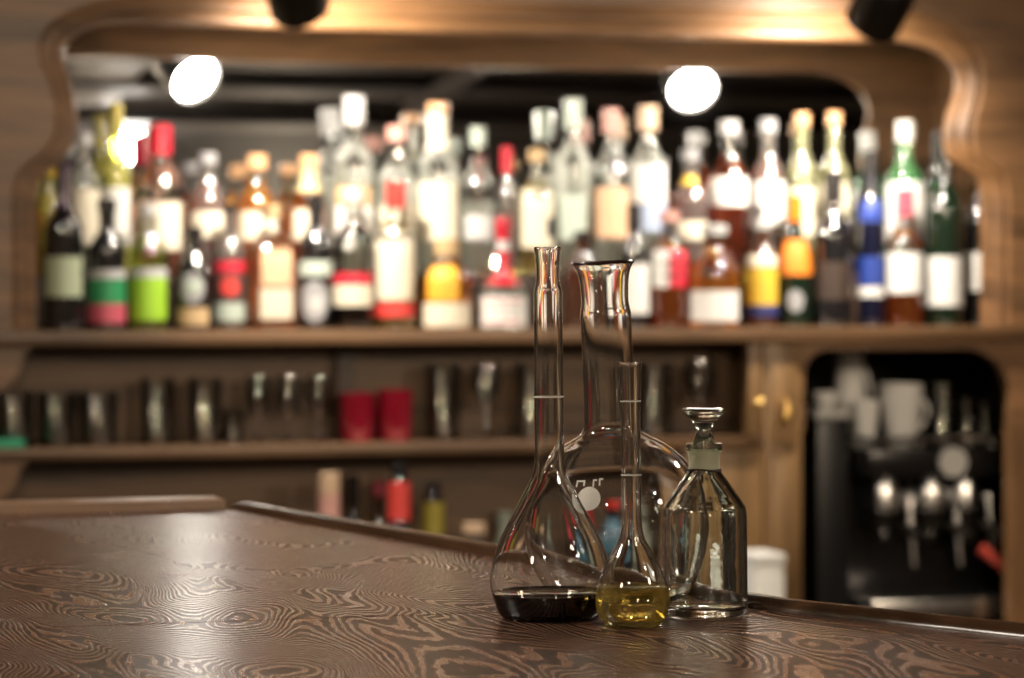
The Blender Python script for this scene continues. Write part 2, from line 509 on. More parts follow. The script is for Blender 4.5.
# round flat-bottomed flask behind, leaning slightly
pts2 = [(60, 600), (66, 597), (78, 581), (88, 560), (93.2, 538), (93.6, 520), (90, 500), (82, 481), (70, 463), (55, 450), (40, 441.5), (31, 436), (27, 428), (25.8, 415), (25.4, 390), (25.2, 350), (25.4, 330), (25.6, 318), (24.4, 311), (23.6, 304), (24, 292), (25.2, 280), (27.5, 272), (31, 266.5), (30.6, 265.4)]
f2, prof2, in2, s2 = flask('round_bottom_flask', 619, 600, pts2, 0.0012, 'big round-bellied empty glass flask with wide dark-rimmed neck and white dot', lean=0.05)
f2.location.z += 0.0018
M_darkrim = plain('dark_rim_band', (0.03, 0.012, 0.012), 0.2)
bm = bmesh.new()
zt = prof2[-1][1]; rt = prof2[-1][0]
lathe(bm, [(rt - 0.0014, zt - 0.0002), (rt + 0.0004, zt - 0.0008), (rt + 0.0006, zt + 0.0002), (rt + 0.0002, zt + 0.0009), (rt - 0.0012, zt + 0.0008)], 64, closed=True)
finish(bm, 'rim', M_darkrim, f2)['label'] = 'dark rim ring'
# white dot and printed strokes on the belly; angle that faces the camera
face2 = math.atan2(-f2.location.y, -f2.location.x)
def belly(dpx, ypx):
    z = (600 - ypx) / s2; r = interp(prof2, z)
    return face2 + math.asin(max(-1, min(1, dpx / s2 / r))), z
a, z = belly(-24.5, 493); ra = 11.2 / s2 / interp(prof2, z)
hz = 11.2 / s2
finish(patch(bmesh.new(), prof2, z - hz, z + hz, a - ra * 1.06, a + ra * 1.06, 0.00005, 0.0002, rows=10, cols=10, round_=True), 'printed_dot', M_enamel, f2)['label'] = 'white printed dot'
bm = bmesh.new()
def stroke(x0, y0, x1, y1, w=1.5):
    # small printed bar as a wrapped patch
    a0, z0 = belly(x0 - 617, y0); a1, z1 = belly(x1 - 617, y1)
    hw = w / s2 / 2
    if abs(x1 - x0) * 1.0 > abs(y1 - y0):
        patch(bm, prof2, min(z0, z1) - hw, max(z0, z1) + hw, min(a0, a1), max(a0, a1), 0.00005, 0.0002, rows=2, cols=2)
    else:
        da = hw / interp(prof2, z0)
        patch(bm, prof2, min(z0, z1), max(z0, z1), (a0 + a1) / 2 - da, (a0 + a1) / 2 + da, 0.00005, 0.0002, rows=2, cols=2)
for q in ((582, 476.5, 589, 476.5), (582, 482, 582, 475.8), (589, 481, 589, 475.8), (598, 482, 598, 475.5), (598, 475.8, 601.5, 475.8), (604, 481, 604, 474.5), (604, 475, 607.5, 475)):
    stroke(*q)
finish(bm, 'printed_marks', M_enamel, f2)['label'] = 'white printed marks'

# small volumetric flask with yellow liquid
pts3 = [(26.5, 625), (30, 622), (35.3, 613), (37.3, 603), (37.3, 597), (35, 585), (30.5, 572), (24, 558), (17.5, 547), (12.8, 538), (10.6, 528), (10, 515), (9.9, 480), (9.8, 440), (9.8, 410), (10.2, 398), (10.6, 390), (10.9, 380), (11.3, 368), (11.8, 364.5), (11.4, 362.8)]
f3, prof3, in3, s3 = flask('volumetric_flask', 633, 625, pts3, 0.0010, 'small thin-necked glass flask half filled with golden yellow liquid', lean=0.012)
M_yel = tinted_liquid('golden_liquid', (0.985, 0.88, 0.10), 46.0)
finish(lathe(bmesh.new(), fill(in3, 0.0228), 72), 'liquid', M_yel, f3, angle=30)['label'] = 'golden yellow liquid'
for yy in (401.5, 475):
    zr = (625 - yy) / s3; rr = interp(prof3, zr)
    bm = bmesh.new()
    lathe(bm, [(rr - 0.0001, zr - 0.0003), (rr + 0.00025, zr - 0.0003), (rr + 0.00025, zr + 0.0003), (rr - 0.0001, zr + 0.0003)], 48, closed=True)
    finish(bm, 'fill_line', M_enamel, f3)

# stoppered reagent bottle
pts4 = [(38.5, 616), (41.6, 613), (42.6, 607), (42.6, 590), (42.5, 550), (42.4, 524), (41.6, 510), (38, 502), (31, 492), (22, 479), (17, 472), (15.2, 468), (14.8, 462), (15.4, 455), (17.6, 451), (18.4, 447), (17.8, 443.5)]
loc4 = onZ(705, 616, ZB + 0.0004)
s4 = (616 - HOR) / (CAMZ - ZB)
prof4 = smooth_prof(px_prof(pts4, 616, s4), 5)
f4 = thing('reagent_bottle', loc4, 'square-shouldered clear glass apothecary bottle closed with a flat-topped glass stopper', 'bottle')
f4.rotation_euler = (0, -0.006, 0)
full4, in4 = shell_prof(prof4, 0.0024, 0.0058)
finish(lathe(bmesh.new(), full4, 72), 'glass_body', M_bglass, f4, angle=60)
pts = [(0, 470), (9.6, 470), (10.2, 468), (11.6, 452), (11.8, 446), (10.6, 440), (8.4, 435), (7.4, 431), (8.6, 427), (12, 421.5), (17.5, 417), (20.6, 414.5), (21.4, 412), (20.8, 409.6), (19, 408.6), (12, 409.2), (0, 409.4)]
pst = smooth_prof(px_prof(pts, 616, s4), 4)
st = finish(lathe(bmesh.new(), [(max(0, r), z) for r, z in pst], 56), 'stopper', real_glass('stopper_glass', (0.93, 0.95, 0.86), 0.03, 1.5), f4, angle=60)
st['label'] = 'glass stopper with flat disc top'
M_ground = newmat('ground_neck')
_m, _nt, _out = M_ground
_d = N(_nt, 'ShaderNodeBsdfDiffuse', Color=(.80, .80, .66, 1)); _t = N(_nt, 'ShaderNodeBsdfTranslucent', Color=(.80, .80, .66, 1)); _p = N(_nt, 'ShaderNodeBsdfTransparent', Color=(.9, .9, .8, 1))
_a = N(_nt, 'ShaderNodeMixShader', Fac=.5); _b = N(_nt, 'ShaderNodeMixShader', Fac=.6)
_nt.links.new(_d.outputs[0], _a.inputs[1]); _nt.links.new(_t.outputs[0], _a.inputs[2]); _nt.links.new(_p.outputs[0], _b.inputs[1]); _nt.links.new(_a.outputs[0], _b.inputs[2]); _nt.links.new(_b.outputs[0], _out.inputs[0])
zz = [(616 - y) / s4 for y in (469, 466, 462, 458, 454, 451)]
pr = [(interp(prof4, z) + .00012, z) for z in zz]
bm = lathe(bmesh.new(), pr + [(r + .0002, z) for r, z in reversed(pr)], 56, closed=True)
finish(bm, 'ground_neck', _m, f4)['label'] = 'frosted ground neck'
M_cord = plain('dark_cord', (0.05, 0.03, 0.02), 0.8)
bm = bmesh.new(); zc = (616 - 470) / s4; rc = interp(prof4, zc) + 0.0006
tube(bm, [(rc * math.cos(a), rc * math.sin(a), zc + 0.0006 * math.sin(a * 2)) for a in [2 * PI * i / 32 for i in range(33)]], 0.0006, 8)
tube(bm, [(-rc * 0.6, -rc * 0.85, zc), (-rc * 0.9, -rc * 0.95, zc - 0.0035), (-rc * 1.25, -rc * 1.0, zc - 0.008)], 0.0006, 8)
finish(bm, 'neck_cord', M_cord, f4)

# ------------------------------------------------------------------ back bar
YP = 5.36                       # front face of the carved panel
bb = thing('back_bar', (0, 0, 0), 'tall carved wooden back bar cabinet with arched mirror opening and shelves', 'back bar')
XB0, XB1 = onY(-190, 0, YP).x, onY(1200, 0, YP).x
finish(box(bmesh.new(), XB0, XB1, 5.315, 5.60, ZS - 0.026, ZS, 0.004), 'bottle_shelf', M_shelf, bb)
XO0, XO1 = onY(30, 0, YP).x, onY(985, 0, YP).x
finish(box(bmesh.new(), XO0 - .05, onY(948, 300, 5.50).x, 5.452, YM - 0.004, ZS, ZS + 0.10, 0.002), 'bottle_riser', M_darkwood, bb)

inner = [(38, 331), (38, 290), (38, 240), (38, 200), (41, 182), (52, 171), (66, 158), (75, 143), (78.5, 122), (77, 98), (70, 75), (66, 57), (70, 42), (83, 31), (105, 23), (140, 21.5), (206, 24), (300, 27.5), (430, 31), (560, 34.5), (724, 38), (840, 40), (890, 40), (915, 43), (935, 51), (950, 64), (955, 85), (950, 105), (945, 122), (943.5, 140), (948, 157), (960, 168), (974, 177), (980.5, 195), (981, 240), (981, 290), (981, 327)]
outer = [(12, 331), (12, 290), (12, 240), (12, 200), (14, 180), (24, 166), (42, 152), (53, 136), (55.5, 118), (52, 94), (44, 72), (38, 54), (42, 34), (55, 20), (78, 8), (120, -2), (206, -4), (300, -1), (430, 2), (560, 5), (724, 9), (840, 11), (900, 12), (932, 19), (957, 32), (975, 52), (981.5, 78), (978, 103), (973, 122), (972, 142), (977, 156), (990, 166), (1002, 176), (1006, 195), (1006, 240), (1006, 290), (1006, 327)]
inner = [(x + 7 * max(0, min(1, (x - 880) / 60)), y) for x, y in inner]
outer = [(x + 4 * max(0, min(1, (x - 880) / 60)), y) for x, y in outer]
inn = smooth_prof(inner, 4); out_ = smooth_prof(outer, 4)
ii = [onY(x, y, YP) for x, y in inn]; oo = [onY(x, y, YP) for x, y in out_]
for L in (ii, oo):
    L[0].z = L[-1].z = ZS
ZT = 2.30
pan = [Vector((XB0, YP, ZS)), Vector((XB0, YP, ZT)), Vector((XB1, YP, ZT)), Vector((XB1, YP, ZS))] + list(reversed(oo))
finish(prism(bmesh.new(), pan, (0, 0.035, 0)), 'carved_panel', M_frame, bb, angle=30)
# stepped and rounded moulding between the two outlines
steps = [(0.0, 0.0), (0.03, 0.007), (0.14, 0.010), (0.30, 0.006), (0.44, 0.006), (0.56, 0.012), (0.62, 0.016), (0.74, 0.013), (0.86, 0.013), (0.95, 0.017), (1.0, 0.024), (1.0, 0.036)]
bm = bmesh.new(); rows = []
for a, b in zip(oo, ii):
    rows.append([bm.verts.new(a.lerp(b, t) + Vector((0, d, 0))) for t, d in steps] + [bm.verts.new(a + Vector((0, 0.036, 0)))])
for A, B in zip(rows[:-1], rows[1:]):
    for k in range(len(steps) + 1):
        j = (k + 1) % (len(steps) + 1)
        bm.faces.new((A[k], A[j], B[j], B[k]))
bm.faces.new(rows[0]); bm.faces.new(list(reversed(rows[-1])))
finish(bm, 'opening_moulding', M_frame, bb, angle=40)
# alcove cheeks and roof behind the panel
bm = bmesh.new()
box(bm, XO0 - 0.12, XO0 - 0.10, YP + 0.035, 5.62, ZS, 1.92)
box(bm, XO1 + 0.10, XO1 + 0.12, YP + 0.035, 5.62, ZS, 1.92)
box(bm, XO0 - 0.12, XO1 + 0.12, YP + 0.035, 5.62, 1.92, 1.94)
finish(bm, 'alcove_lining', M_frame, bb)
# mirror sheet
mir = finish(box(bmesh.new(), XO0 - 0.09, XO1 + 0.09, 0, 0.006, 0.001, 1.90 - ZS), 'mirror', plain('mirror_silver', (0.82, 0.83, 0.82), 0.015, 1.0, var=0.0), None, (0, YM, ZS))
mir.rotation_euler = (TILT, 0, 0)
tag(mir, 'wide mirror behind the bottles reflecting the lamps and dark ceiling', 'mirror')
# open shelving under the bottle shelf
XS1 = onY(762, 400, 5.34).x      # right end of the open shelves
XD1 = onY(801, 400, 5.34).x      # right end of the door, start of the recess
ZL = 1.0045
YBK = 5.49
finish(box(bmesh.new(), XB0, XS1 - 0.004, 5.325, YBK - 0.001, ZL - 0.022, ZL, 0.003), 'lower_shelf', M_shelf, bb)
finish(box(bmesh.new(), XB0, XD1 - .0235, YBK, YBK + 0.02, 0.0, ZS - 0.028), 'back_board', M_back, bb)
finish(box(bmesh.new(), XB0, XD1, 5.30, YBK - 0.001, 0.0, 0.655, 0.003), 'lower_cabinet', M_shelf, bb)
xu = onY(346, 380, 5.46).x  # dark vertical strip against the back board, between the two shelves
finish(box(bmesh.new(), xu - 0.016, xu + 0.016, 5.46, YBK - 0.001, ZL + 0.0005, ZS - 0.027), 'dark_strip', M_darkwood, bb)
# curved brackets at the left end
def bracket(ztop, h, px):
    x1 = onY(px, 300, 5.34).x; x0 = XB0 + 0.01
    pts = [Vector((x0, 5.34, ztop)), Vector((x1 + 0.012, 5.34, ztop)), Vector((x1 + 0.012, 5.34, ztop - 0.008))]
    for i in range(9):
        a = PI / 2 * i / 8
        pts.append(Vector((x1 - (1 - math.cos(a)) * 0.075, 5.34, ztop - 0.012 - math.sin(a) * (h - 0.012))))
    pts.append(Vector((x0, 5.34, ztop - h)))
    finish(prism(bmesh.new(), pts, (0, 0.04, 0)), 'bracket', M_frame, bb, angle=30)
bracket(ZS - 0.0265, 0.085, 24)
bracket(ZL - 0.0225, 0.075, 20)
# cabinet door strip with brass fittings, and its post
XDm = XS1 + 0.003
zd0, zd1 = 0.657, ZS - 0.028
d = finish(box(bmesh.new(), XDm, XD1, 5.335, 5.355, zd0, zd1, 0.003), 'cabinet_door', M_door, bb)
bm = bmesh.new()
box(bm, XDm + 0.012, XD1 - 0.012, 5.3300, 5.336, 0.99, zd1 - 0.02, 0.002)
box(bm, XDm + 0.012, XD1 - 0.012, 5.3300, 5.336, zd0 + 0.02, 0.96, 0.002)
finish(bm, 'raised_panel', M_door, d)
p = onY(783, 412, 5.33)
bm = bmesh.new()
tube(bm, [(p.x, 5.331, p.z + 0.02), (p.x, 5.312, p.z + 0.02)], 0.0045)
tube(bm, [(p.x - .002, 5.311, p.z + 0.028), (p.x, 5.306, p.z + 0.01), (p.x - .002, 5.303, p.z - 0.008), (p.x - .006, 5.304, p.z - 0.022)], [0.006, 0.0075, 0.008, 0.005])
finish(bm, 'handle', M_brass, d)
side = finish(box(bmesh.new(), XS1 - 0.16, XS1 - 0.0, 5.335, 5.36, 0.657, ZL - 0.024, 0.003), 'lower_door', M_door, bb)
p = onY(757, 402, 5.33)
bm = bmesh.new()
post = finish(box(bmesh.new(), XS1 - 0.030, XS1 - 0.001, 5.330, 5.362, ZL + 0.0005, ZS - 0.028, 0.002), 'door_post', M_door, bb)
bm = bmesh.new()
tube(bm, [(p.x, 5.330, p.z), (p.x, 5.318, p.z)], 0.004)
bmesh.ops.create_uvsphere(bm, u_segments=20, v_segments=12, radius=0.0085, matrix=Matrix.Translation((p.x, 5.312, p.z)))
finish(bm, 'knob', M_brass, post)
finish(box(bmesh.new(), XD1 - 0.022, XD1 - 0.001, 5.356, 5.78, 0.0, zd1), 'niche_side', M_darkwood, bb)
# recess on the right: apron with arched corners
XR0, XR1 = XD1, onY(1012, 400, 5.34).x
zt_, zb_ = ZS - 0.028, ZS - 0.028 - 0.17
arch = [Vector((XR0, 5.335, zt_)), Vector((XR0, 5.335, zb_))]
def arc_pts(cx, cz, r, a0, a1, n=8):
    return [Vector((cx + r * math.cos(a0 + (a1 - a0) * i / n), 5.335, cz + r * math.sin(a0 + (a1 - a0) * i / n))) for i in range(n + 1)]
arch += [Vector((XR0 + 0.004, 5.335, zb_))] + arc_pts(XR0 + 0.054, zt_ - 0.065, 0.05, PI, PI / 2)
arch += arc_pts(XR1 - 0.10, zt_ - 0.11, 0.095, PI / 2, 0)
arch += [Vector((XR1 - 0.005, 5.335, zb_)), Vector((XR1 + 0.3, 5.335, zb_)), Vector((XR1 + 0.3, 5.335, zt_))]
finish(prism(bmesh.new(), arch, (0, 0.03, 0)), 'recess_arch', M_frame, bb, angle=30)
finish(box(bmesh.new(), XR1 - 0.005, XR1 + 0.3, 5.335, 5.365, 0, zb_ - 0.0005), 'right_stile', M_frameZ, bb)
bm = bmesh.new()
box(bm, XR0, XR1 + 0.3, 5.77, 5.785, 0.0, zt_)
finish(bm, 'recess_back', M_black, bb)
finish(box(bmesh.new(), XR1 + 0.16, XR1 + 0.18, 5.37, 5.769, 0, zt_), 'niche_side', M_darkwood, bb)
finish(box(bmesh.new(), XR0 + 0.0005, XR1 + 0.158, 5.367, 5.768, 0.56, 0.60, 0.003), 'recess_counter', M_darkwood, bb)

# ------------------------------------------------------------------ bottles
STY = {   # (radius factor, height factor) outlines, base to mouth
 'wine':   [(.92, 0), (1, .012), (1, .30), (1, .55), (.985, .60), (.88, .655), (.62, .70), (.46, .74), (.42, .78), (.40, .90), (.40, .965), (.44, .97), (.44, .99), (.40, 1)],
 'burg':   [(.92, 0), (1, .012), (1, .22), (1, .42), (.97, .48), (.84, .57), (.62, .66), (.46, .75), (.41, .82), (.40, .92), (.44, .96), (.40, 1)],
 'spirit': [(.92, 0), (1, .012), (1, .30), (1, .58), (.975, .635), (.82, .69), (.58, .73), (.46, .77), (.44, .80), (.44, .93), (.48, .95), (.48, .985), (.44, 1)],
 'tall':   [(.92, 0), (1, .012), (1, .30), (1, .62), (.95, .67), (.70, .72), (.53, .75), (.49, .79), (.48, .96), (.52, .97), (.48, 1)],
 'square': [(.92, 0), (1, .012), (1, .30), (1, .62), (.97, .65), (.80, .70), (.55, .745), (.46, .77), (.44, .92), (.48, .94), (.48, .98), (.44, 1)],
 'squat':  [(.90, 0), (1, .015), (1, .15), (1, .31), (.95, .355), (.62, .42), (.36, .48), (.27, .55), (.25, .70), (.25, .90), (.30, .92), (.30, .98), (.26, 1)],
 'pot':    [(.90, 0), (1, .02), (1, .22), (1, .52), (.97, .585), (.84, .655), (.60, .72), (.46, .77), (.43, .81), (.43, .93), (.48, .95), (.48, .985), (.43, 1)],
 'longneck': [(.92, 0), (1, .012), (1, .30), (1, .48), (.96, .53), (.78, .59), (.60, .64), (.55, .68), (.54, .80), (.54, .89), (.36, .905), (.34, .99), (.30, 1)],
 'oval':   [(.74, 0), (.88, .03), (1, .20), (1, .34), (.88, .52), (.62, .66), (.42, .76), (.36, .83), (.36, .93), (.42, .95), (.42, .99), (.38, 1)],
}
GL = {
 'clear': thin_glass('clear_bottle_glass', (0.95, 0.96, 0.94)),
 'green': thin_glass('green_bottle_glass', (0.12, 0.38, 0.14), diff=0.25),
 'dkgreen': plain('dark_green_glass', (0.003, 0.010, 0.005), 0.06, spec=1.0, coat=1.0),
 'black': plain('black_glass', (0.006, 0.006, 0.007), 0.06, spec=1.0, coat=1.0),
 'brown': plain('brown_glass', (0.035, 0.012, 0.006), 0.06, spec=1.0, coat=1.0),
 'yellow': thin_glass('yellow_green_glass', (0.80, 0.80, 0.22), diff=0.25),
 'navy': plain('navy_glass', (0.003, 0.004, 0.014), 0.06, spec=1.0, coat=1.0),
 'olive': thin_glass('olive_glass', (0.65, 0.66, 0.38), diff=0.15),
 'smoke': thin_glass('smoky_glass', (0.62, 0.60, 0.58), diff=0.08),
}
LQ = {
 'amber': (0.80, 0.33, 0.05), 'gold': (0.90, 0.52, 0.12), 'red': (0.45, 0.06, 0.03), 'peach': (0.90, 0.55, 0.33), 'clear': (0.92, 0.93, 0.90),
 'lime': (0.72, 0.80, 0.14), 'cola': (0.06, 0.02, 0.012), 'copper': (0.65, 0.18, 0.06), 'pale': (0.88, 0.78, 0.45), 'pink': (0.85, 0.55, 0.45),
}
PC = {
 'cream': (0.78, 0.71, 0.55), 'white': (0.82, 0.81, 0.77), 'palegreen': (0.55, 0.62, 0.42), 'green': (0.02, 0.30, 0.10), 'rose': (0.62, 0.10, 0.15),
 'silver': (0.55, 0.55, 0.54), 'limegreen': (0.36, 0.66, 0.03), 'tan': (0.60, 0.42, 0.22), 'red': (0.62, 0.015, 0.04), 'scarlet': (0.72, 0.05, 0.04),
 'peach': (0.80, 0.50, 0.30), 'orange': (0.85, 0.24, 0.015), 'amberlabel': (0.85, 0.42, 0.03), 'yellow': (0.75, 0.48, 0.04), 'blue': (0.01, 0.04, 0.27), 'ink': (0.02, 0.02, 0.025),
 'bluegrey': (0.38, 0.46, 0.62), 'sage': (0.50, 0.58, 0.50), 'grey': (0.35, 0.35, 0.36), 'purple': (0.06, 0.02, 0.06), 'pinkcap': (0.72, 0.38, 0.32),
 'straw': (0.62, 0.50, 0.24), 'mustard': (0.50, 0.42, 0.05), 'cork': (0.72, 0.40, 0.20), 'black': (0.012, 0.011, 0.012), 'teal': (0.04, 0.13, 0.19), 'brownlabel': (0.035, 0.018, 0.01), 'peachcap': (0.85, 0.60, 0.40), 'navy': (0.02, 0.03, 0.16), 'magenta': (0.5, 0.08, 0.22),
}
def paper(c): return plain('paper_' + c, [v * 0.66 for v in PC[c]], 0.55, var=0.06)
def capm(c): return plain('cap_' + c, [v * 0.55 for v in PC[c]], 0.22, var=0.05, coat=0.6)

def bottle(x, w, ytop, tier, style, glass, label, liquid=None, level=0.6, cap=None, caph=0.09, labels=(), sy=1.0, marks=(), Y=None, zbase=None, name='liquor_bottle', group=None, cat='bottle'):
    fixedY = Y is not None
    Y = Y if Y is not None else (5.408 if tier == 'f' else 5.505)
    zb = zbase if zbase is not None else (ZS if tier == 'f' else ZS + 0.10)
    dep = depthY(x, Y); s = F / dep
    ctr = onY(x, 300, Y)
    R = w / 2 / s
    if tier == 'f' and not fixedY: Y = min(5.424, 5.4505 - R); dep = depthY(x, Y); s = F / dep; ctr = onY(x, 300, Y)
    Hh = CAMZ + (HOR - ytop) / s - zb
    prof = smooth_prof([(r * R, h * Hh) for r, h in STY[style]], 3)
    prof[-1] = (prof[-1][0], Hh)
    prof = [(r, max(0.0, z)) for r, z in prof]
    sup = 5 if style == 'square' else None
    face = math.atan2(-Y, -ctr.x)              # towards the room's camera side
    rot = random.uniform(-0.12, 0.12)
    t = thing(name, (ctr.x, Y, zb + 0.0004), label, cat, group)
    capz = Hh * (1 - caph)
    body = [(r, z) for r, z in prof]
    bm = lathe(bmesh.new(), [(0, 0.0)] + body + [(prof[-1][0] * .8, Hh), (0, Hh - 0.003)] if not cap else [(0, 0)] + [(r, min(z, Hh - 0.001)) for r, z in body] + [(0, Hh - 0.001)], 36, sup)
    finish(bm, 'glass_body', GL[glass], t, angle=45)
    if liquid:
        lz = Hh * level
        q = [(r * 0.93, max(z, 0.006)) for r, z in prof if z < lz]
        q = [(0, 0.006)] + q + [(interp(prof, lz) * 0.93, lz), (0, lz)]
        finish(lathe(bmesh.new(), q, 32, sup), 'liquid', liquid_mat('liquid_' + liquid, LQ[liquid]), t, angle=45)
    if cap:
        rc = max(r for r, z in prof if z >= capz) + 0.0012
        e = min(0.002, rc * .2)
        q = [(rc - 0.001, capz), (rc, capz + 0.001), (rc, Hh + 0.0015 - e), (rc - e, Hh + 0.0015), (0, Hh + 0.0018)]
        if caph > 0.2: # long capsule follows the neck
            q = [(r + 0.0008, z) for r, z in prof if z >= capz] + [(prof[-1][0] * .9, Hh + 0.0012), (0, Hh + 0.0014)]
        else:
            q = [(0, capz)] + q if capz > Hh * .97 else q
        finish(lathe(bmesh.new(), q, 28), 'cap', capm(cap), t)
    for L in labels:
        y0, y1, col = L[0], L[1], L[2]
        span = math.radians(L[3] if len(L) > 3 else 75); shift = math.radians(L[4] if len(L) > 4 else 0)
        rnd = len(L) > 5 and L[5] == 'o'
        z1 = CAMZ + (HOR - y0) / s - zb; z0 = CAMZ + (HOR - y1) / s - zb
        z0 = max(z0, 0.004); z1 = min(z1, Hh * 0.985)
        if z1 <= z0: continue
        a = (face if not sup else -PI / 2) + (rot if not sup else 0) + shift
        nm = 'label' if interp(prof, (z0 + z1) / 2) > R * .7 else 'neck_label'
        o = finish(patch(bmesh.new(), prof, z0, z1, a - span, a + span, sup=sup, round_=rnd, rows=6, off=0.0004 + 0.0003 * (len(L) > 6)), nm, paper(col), t)
        o['label'] = {'palegreen': 'pale green', 'limegreen': 'lime green', 'amberlabel': 'amber', 'brownlabel': 'brown', 'bluegrey': 'blue grey', 'ink': 'black', 'pinkcap': 'pink'}.get(col, col) + ' paper label'
    for (mx, y0, y1, mw, col) in marks:        # printed emblem on a label
        z1 = CAMZ + (HOR - y0) / s - zb; z0 = CAMZ + (HOR - y1) / s - zb
        r = interp(prof, (z0 + z1) / 2)
        a = (face if not sup else -PI / 2) + math.asin(max(-.95, min(.95, (mx - x) / s / r)))
        da = mw / 2 / s / r
        o = finish(patch(bmesh.new(), prof, z0, z1, a - da, a + da, off=0.0011, sup=sup, rows=3, cols=6), 'printed_emblem', paper(col), t)
    return t

G1, G2 = 'bottles in the front row on the mirror shelf', 'bottles in the raised back row before the mirror'
FRONT, BACK = [], []
def fb(*a, **k): FRONT.append((list(a), k))
def rb(*a, **k): BACK.append((list(a), k))

# front row, left to right
fb(64, 40, 163, 'wine', 'black', 'black wine bottle with pale green label at the left end of the front row', cap='purple', caph=.28, labels=[(257, 297, 'palegreen', 70)], name='wine_bottle')
fb(107, 39, 200, 'spirit', 'black', 'dark bottle with green label above a rose pink band', cap='black', labels=[(270, 279, 'silver', 80), (280, 304, 'green', 80), (304, 323, 'rose', 80)])
fb(148, 39, 205, 'spirit', 'clear', 'clear bottle with bright lime green label', liquid='lime', level=.55, cap='silver', labels=[(268, 278, 'silver', 85), (278, 320, 'limegreen', 75)])
fb(194, 37, 228, 'pot', 'black', 'short black round-shouldered bottle with grey oval emblem and tan label', cap='black', labels=[(273, 304, 'grey', 42, 0, 'o'), (308, 325, 'tan', 60)], marks=[(194, 280, 293, 15, 'sage')])
fb(230, 32, 205, 'spirit', 'smoke', 'slim bottle with slanted red band and round red seal', liquid='copper', level=.5, cap='black', caph=.06, labels=[(261, 273, 'red', 85), (278, 296, 'scarlet', 40, 0, 'o', 1), (303, 321, 'sage', 75)])
fb(272, 45, 206, 'square', 'clear', 'square peach-coloured bottle with peach label over cream label', liquid='peach', level=.62, cap='tan', caph=.1, labels=[(248, 286, 'peach', 36), (289, 319, 'cream', 38)])
fb(316, 37, 196, 'spirit', 'black', 'black bottle with sage band and grey emblem label', cap='black', caph=.12, labels=[(261, 276, 'sage', 75), (281, 322, 'grey', 50, 0, 'o')], marks=[(316, 296, 312, 14, 'silver')])
fb(354, 44, 190, 'spirit', 'clear', 'bottle of near-black liquor with cream label under a red band', liquid='cola', level=.28, cap='silver', labels=[(273, 284, 'red', 70), (285, 306, 'cream', 75)])
fb(396, 42, 184, 'spirit', 'clear', 'clear bottle with red cap and tall cream label underlined in red', liquid='pale', level=.5, cap='scarlet', caph=.17, labels=[(232, 300, 'cream', 72), (303, 317, 'scarlet', 75)])
fb(447, 54, 240, 'pot', 'clear', 'squat round-shouldered bottle with tan cork, amber label and cream label', liquid='gold', level=.5, cap='tan', caph=.18, labels=[(266, 301, 'amberlabel', 38, -10), (303, 328, 'cream', 62)])
fb(503, 54, 219, 'squat', 'clear', 'squat bottle with long thin red-wrapped neck and wide white label', liquid='clear', level=.3, cap='red', caph=.62, labels=[(296, 327, 'white', 68), (241, 251, 'silver', 70, 0, 'q', 1)], marks=[(503, 300, 302, 40, 'rose'), (503, 309, 311, 34, 'grey'), (503, 321, 323, 40, 'rose')])
fb(583, 36, 232, 'spirit', 'brown', 'plain brown bottle just left of the wide-necked flask in the front row', cap='black')
fb(634, 34, 205, 'wine', 'black', 'slim black bottle with tall white label right of the wide-necked flask', cap='black', caph=.2, labels=[(264, 314, 'white', 70, 8)], name='wine_bottle')
fb(669, 44, 212, 'spirit', 'clear', 'whisky bottle with label half white and half red', liquid='amber', level=.58, cap='pinkcap', labels=[(250, 287, 'white', 32, -38), (250, 287, 'red', 36, 32)], marks=[(675, 262, 265, 24, 'ink'), (675, 274, 277, 24, 'ink')])
fb(714, 58, 226, 'pot', 'clear', 'broad rounded whisky bottle with low white label and golden liquor', liquid='gold', level=.5, cap='silver', labels=[(291, 321, 'white', 72)])
fb(762, 41, 220, 'spirit', 'brown', 'brown bottle with bright yellow label over a navy band', cap='silver', labels=[(268, 305, 'yellow', 75), (305, 316, 'navy', 75), (256, 267, 'cream', 70)])
fb(795, 42, 196, 'burg', 'dkgreen', 'dark bottle with bright orange label and orange neck band', cap='orange', caph=.2, labels=[(240, 275, 'orange', 80), (290, 312, 'grey', 30, 0, 'o')], name='liquor_bottle')
fb(833, 41, 172, 'wine', 'black', 'black bottle with dull brown label between the orange and the blue labels', cap='black', caph=.2, labels=[(262, 300, 'brownlabel', 60)], name='wine_bottle')
fb(871, 27, 152, 'tall', 'navy', 'slim dark bottle with bright blue label above a white band', cap='black', caph=.12, labels=[(257, 286, 'blue', 80), (287, 297, 'white', 80), (200, 222, 'blue', 70)])
fb(905, 39, 190, 'wine', 'clear', 'amber bottle with square white label in front of the green bottles', liquid='amber', level=.5, cap='rose', caph=.2, labels=[(253, 293, 'white', 75)])
fb(945, 37, 130, 'wine', 'dkgreen', 'tall dark green wine bottle with long white label near right end', cap='black', caph=.28, labels=[(257, 306, 'white', 75)], name='wine_bottle')
fb(980, 32, 150, 'wine', 'black', 'black wine bottle with white label half hidden by the right frame', Y=5.445, cap='black', caph=.28, labels=[(253, 291, 'white', 75)], name='wine_bottle')

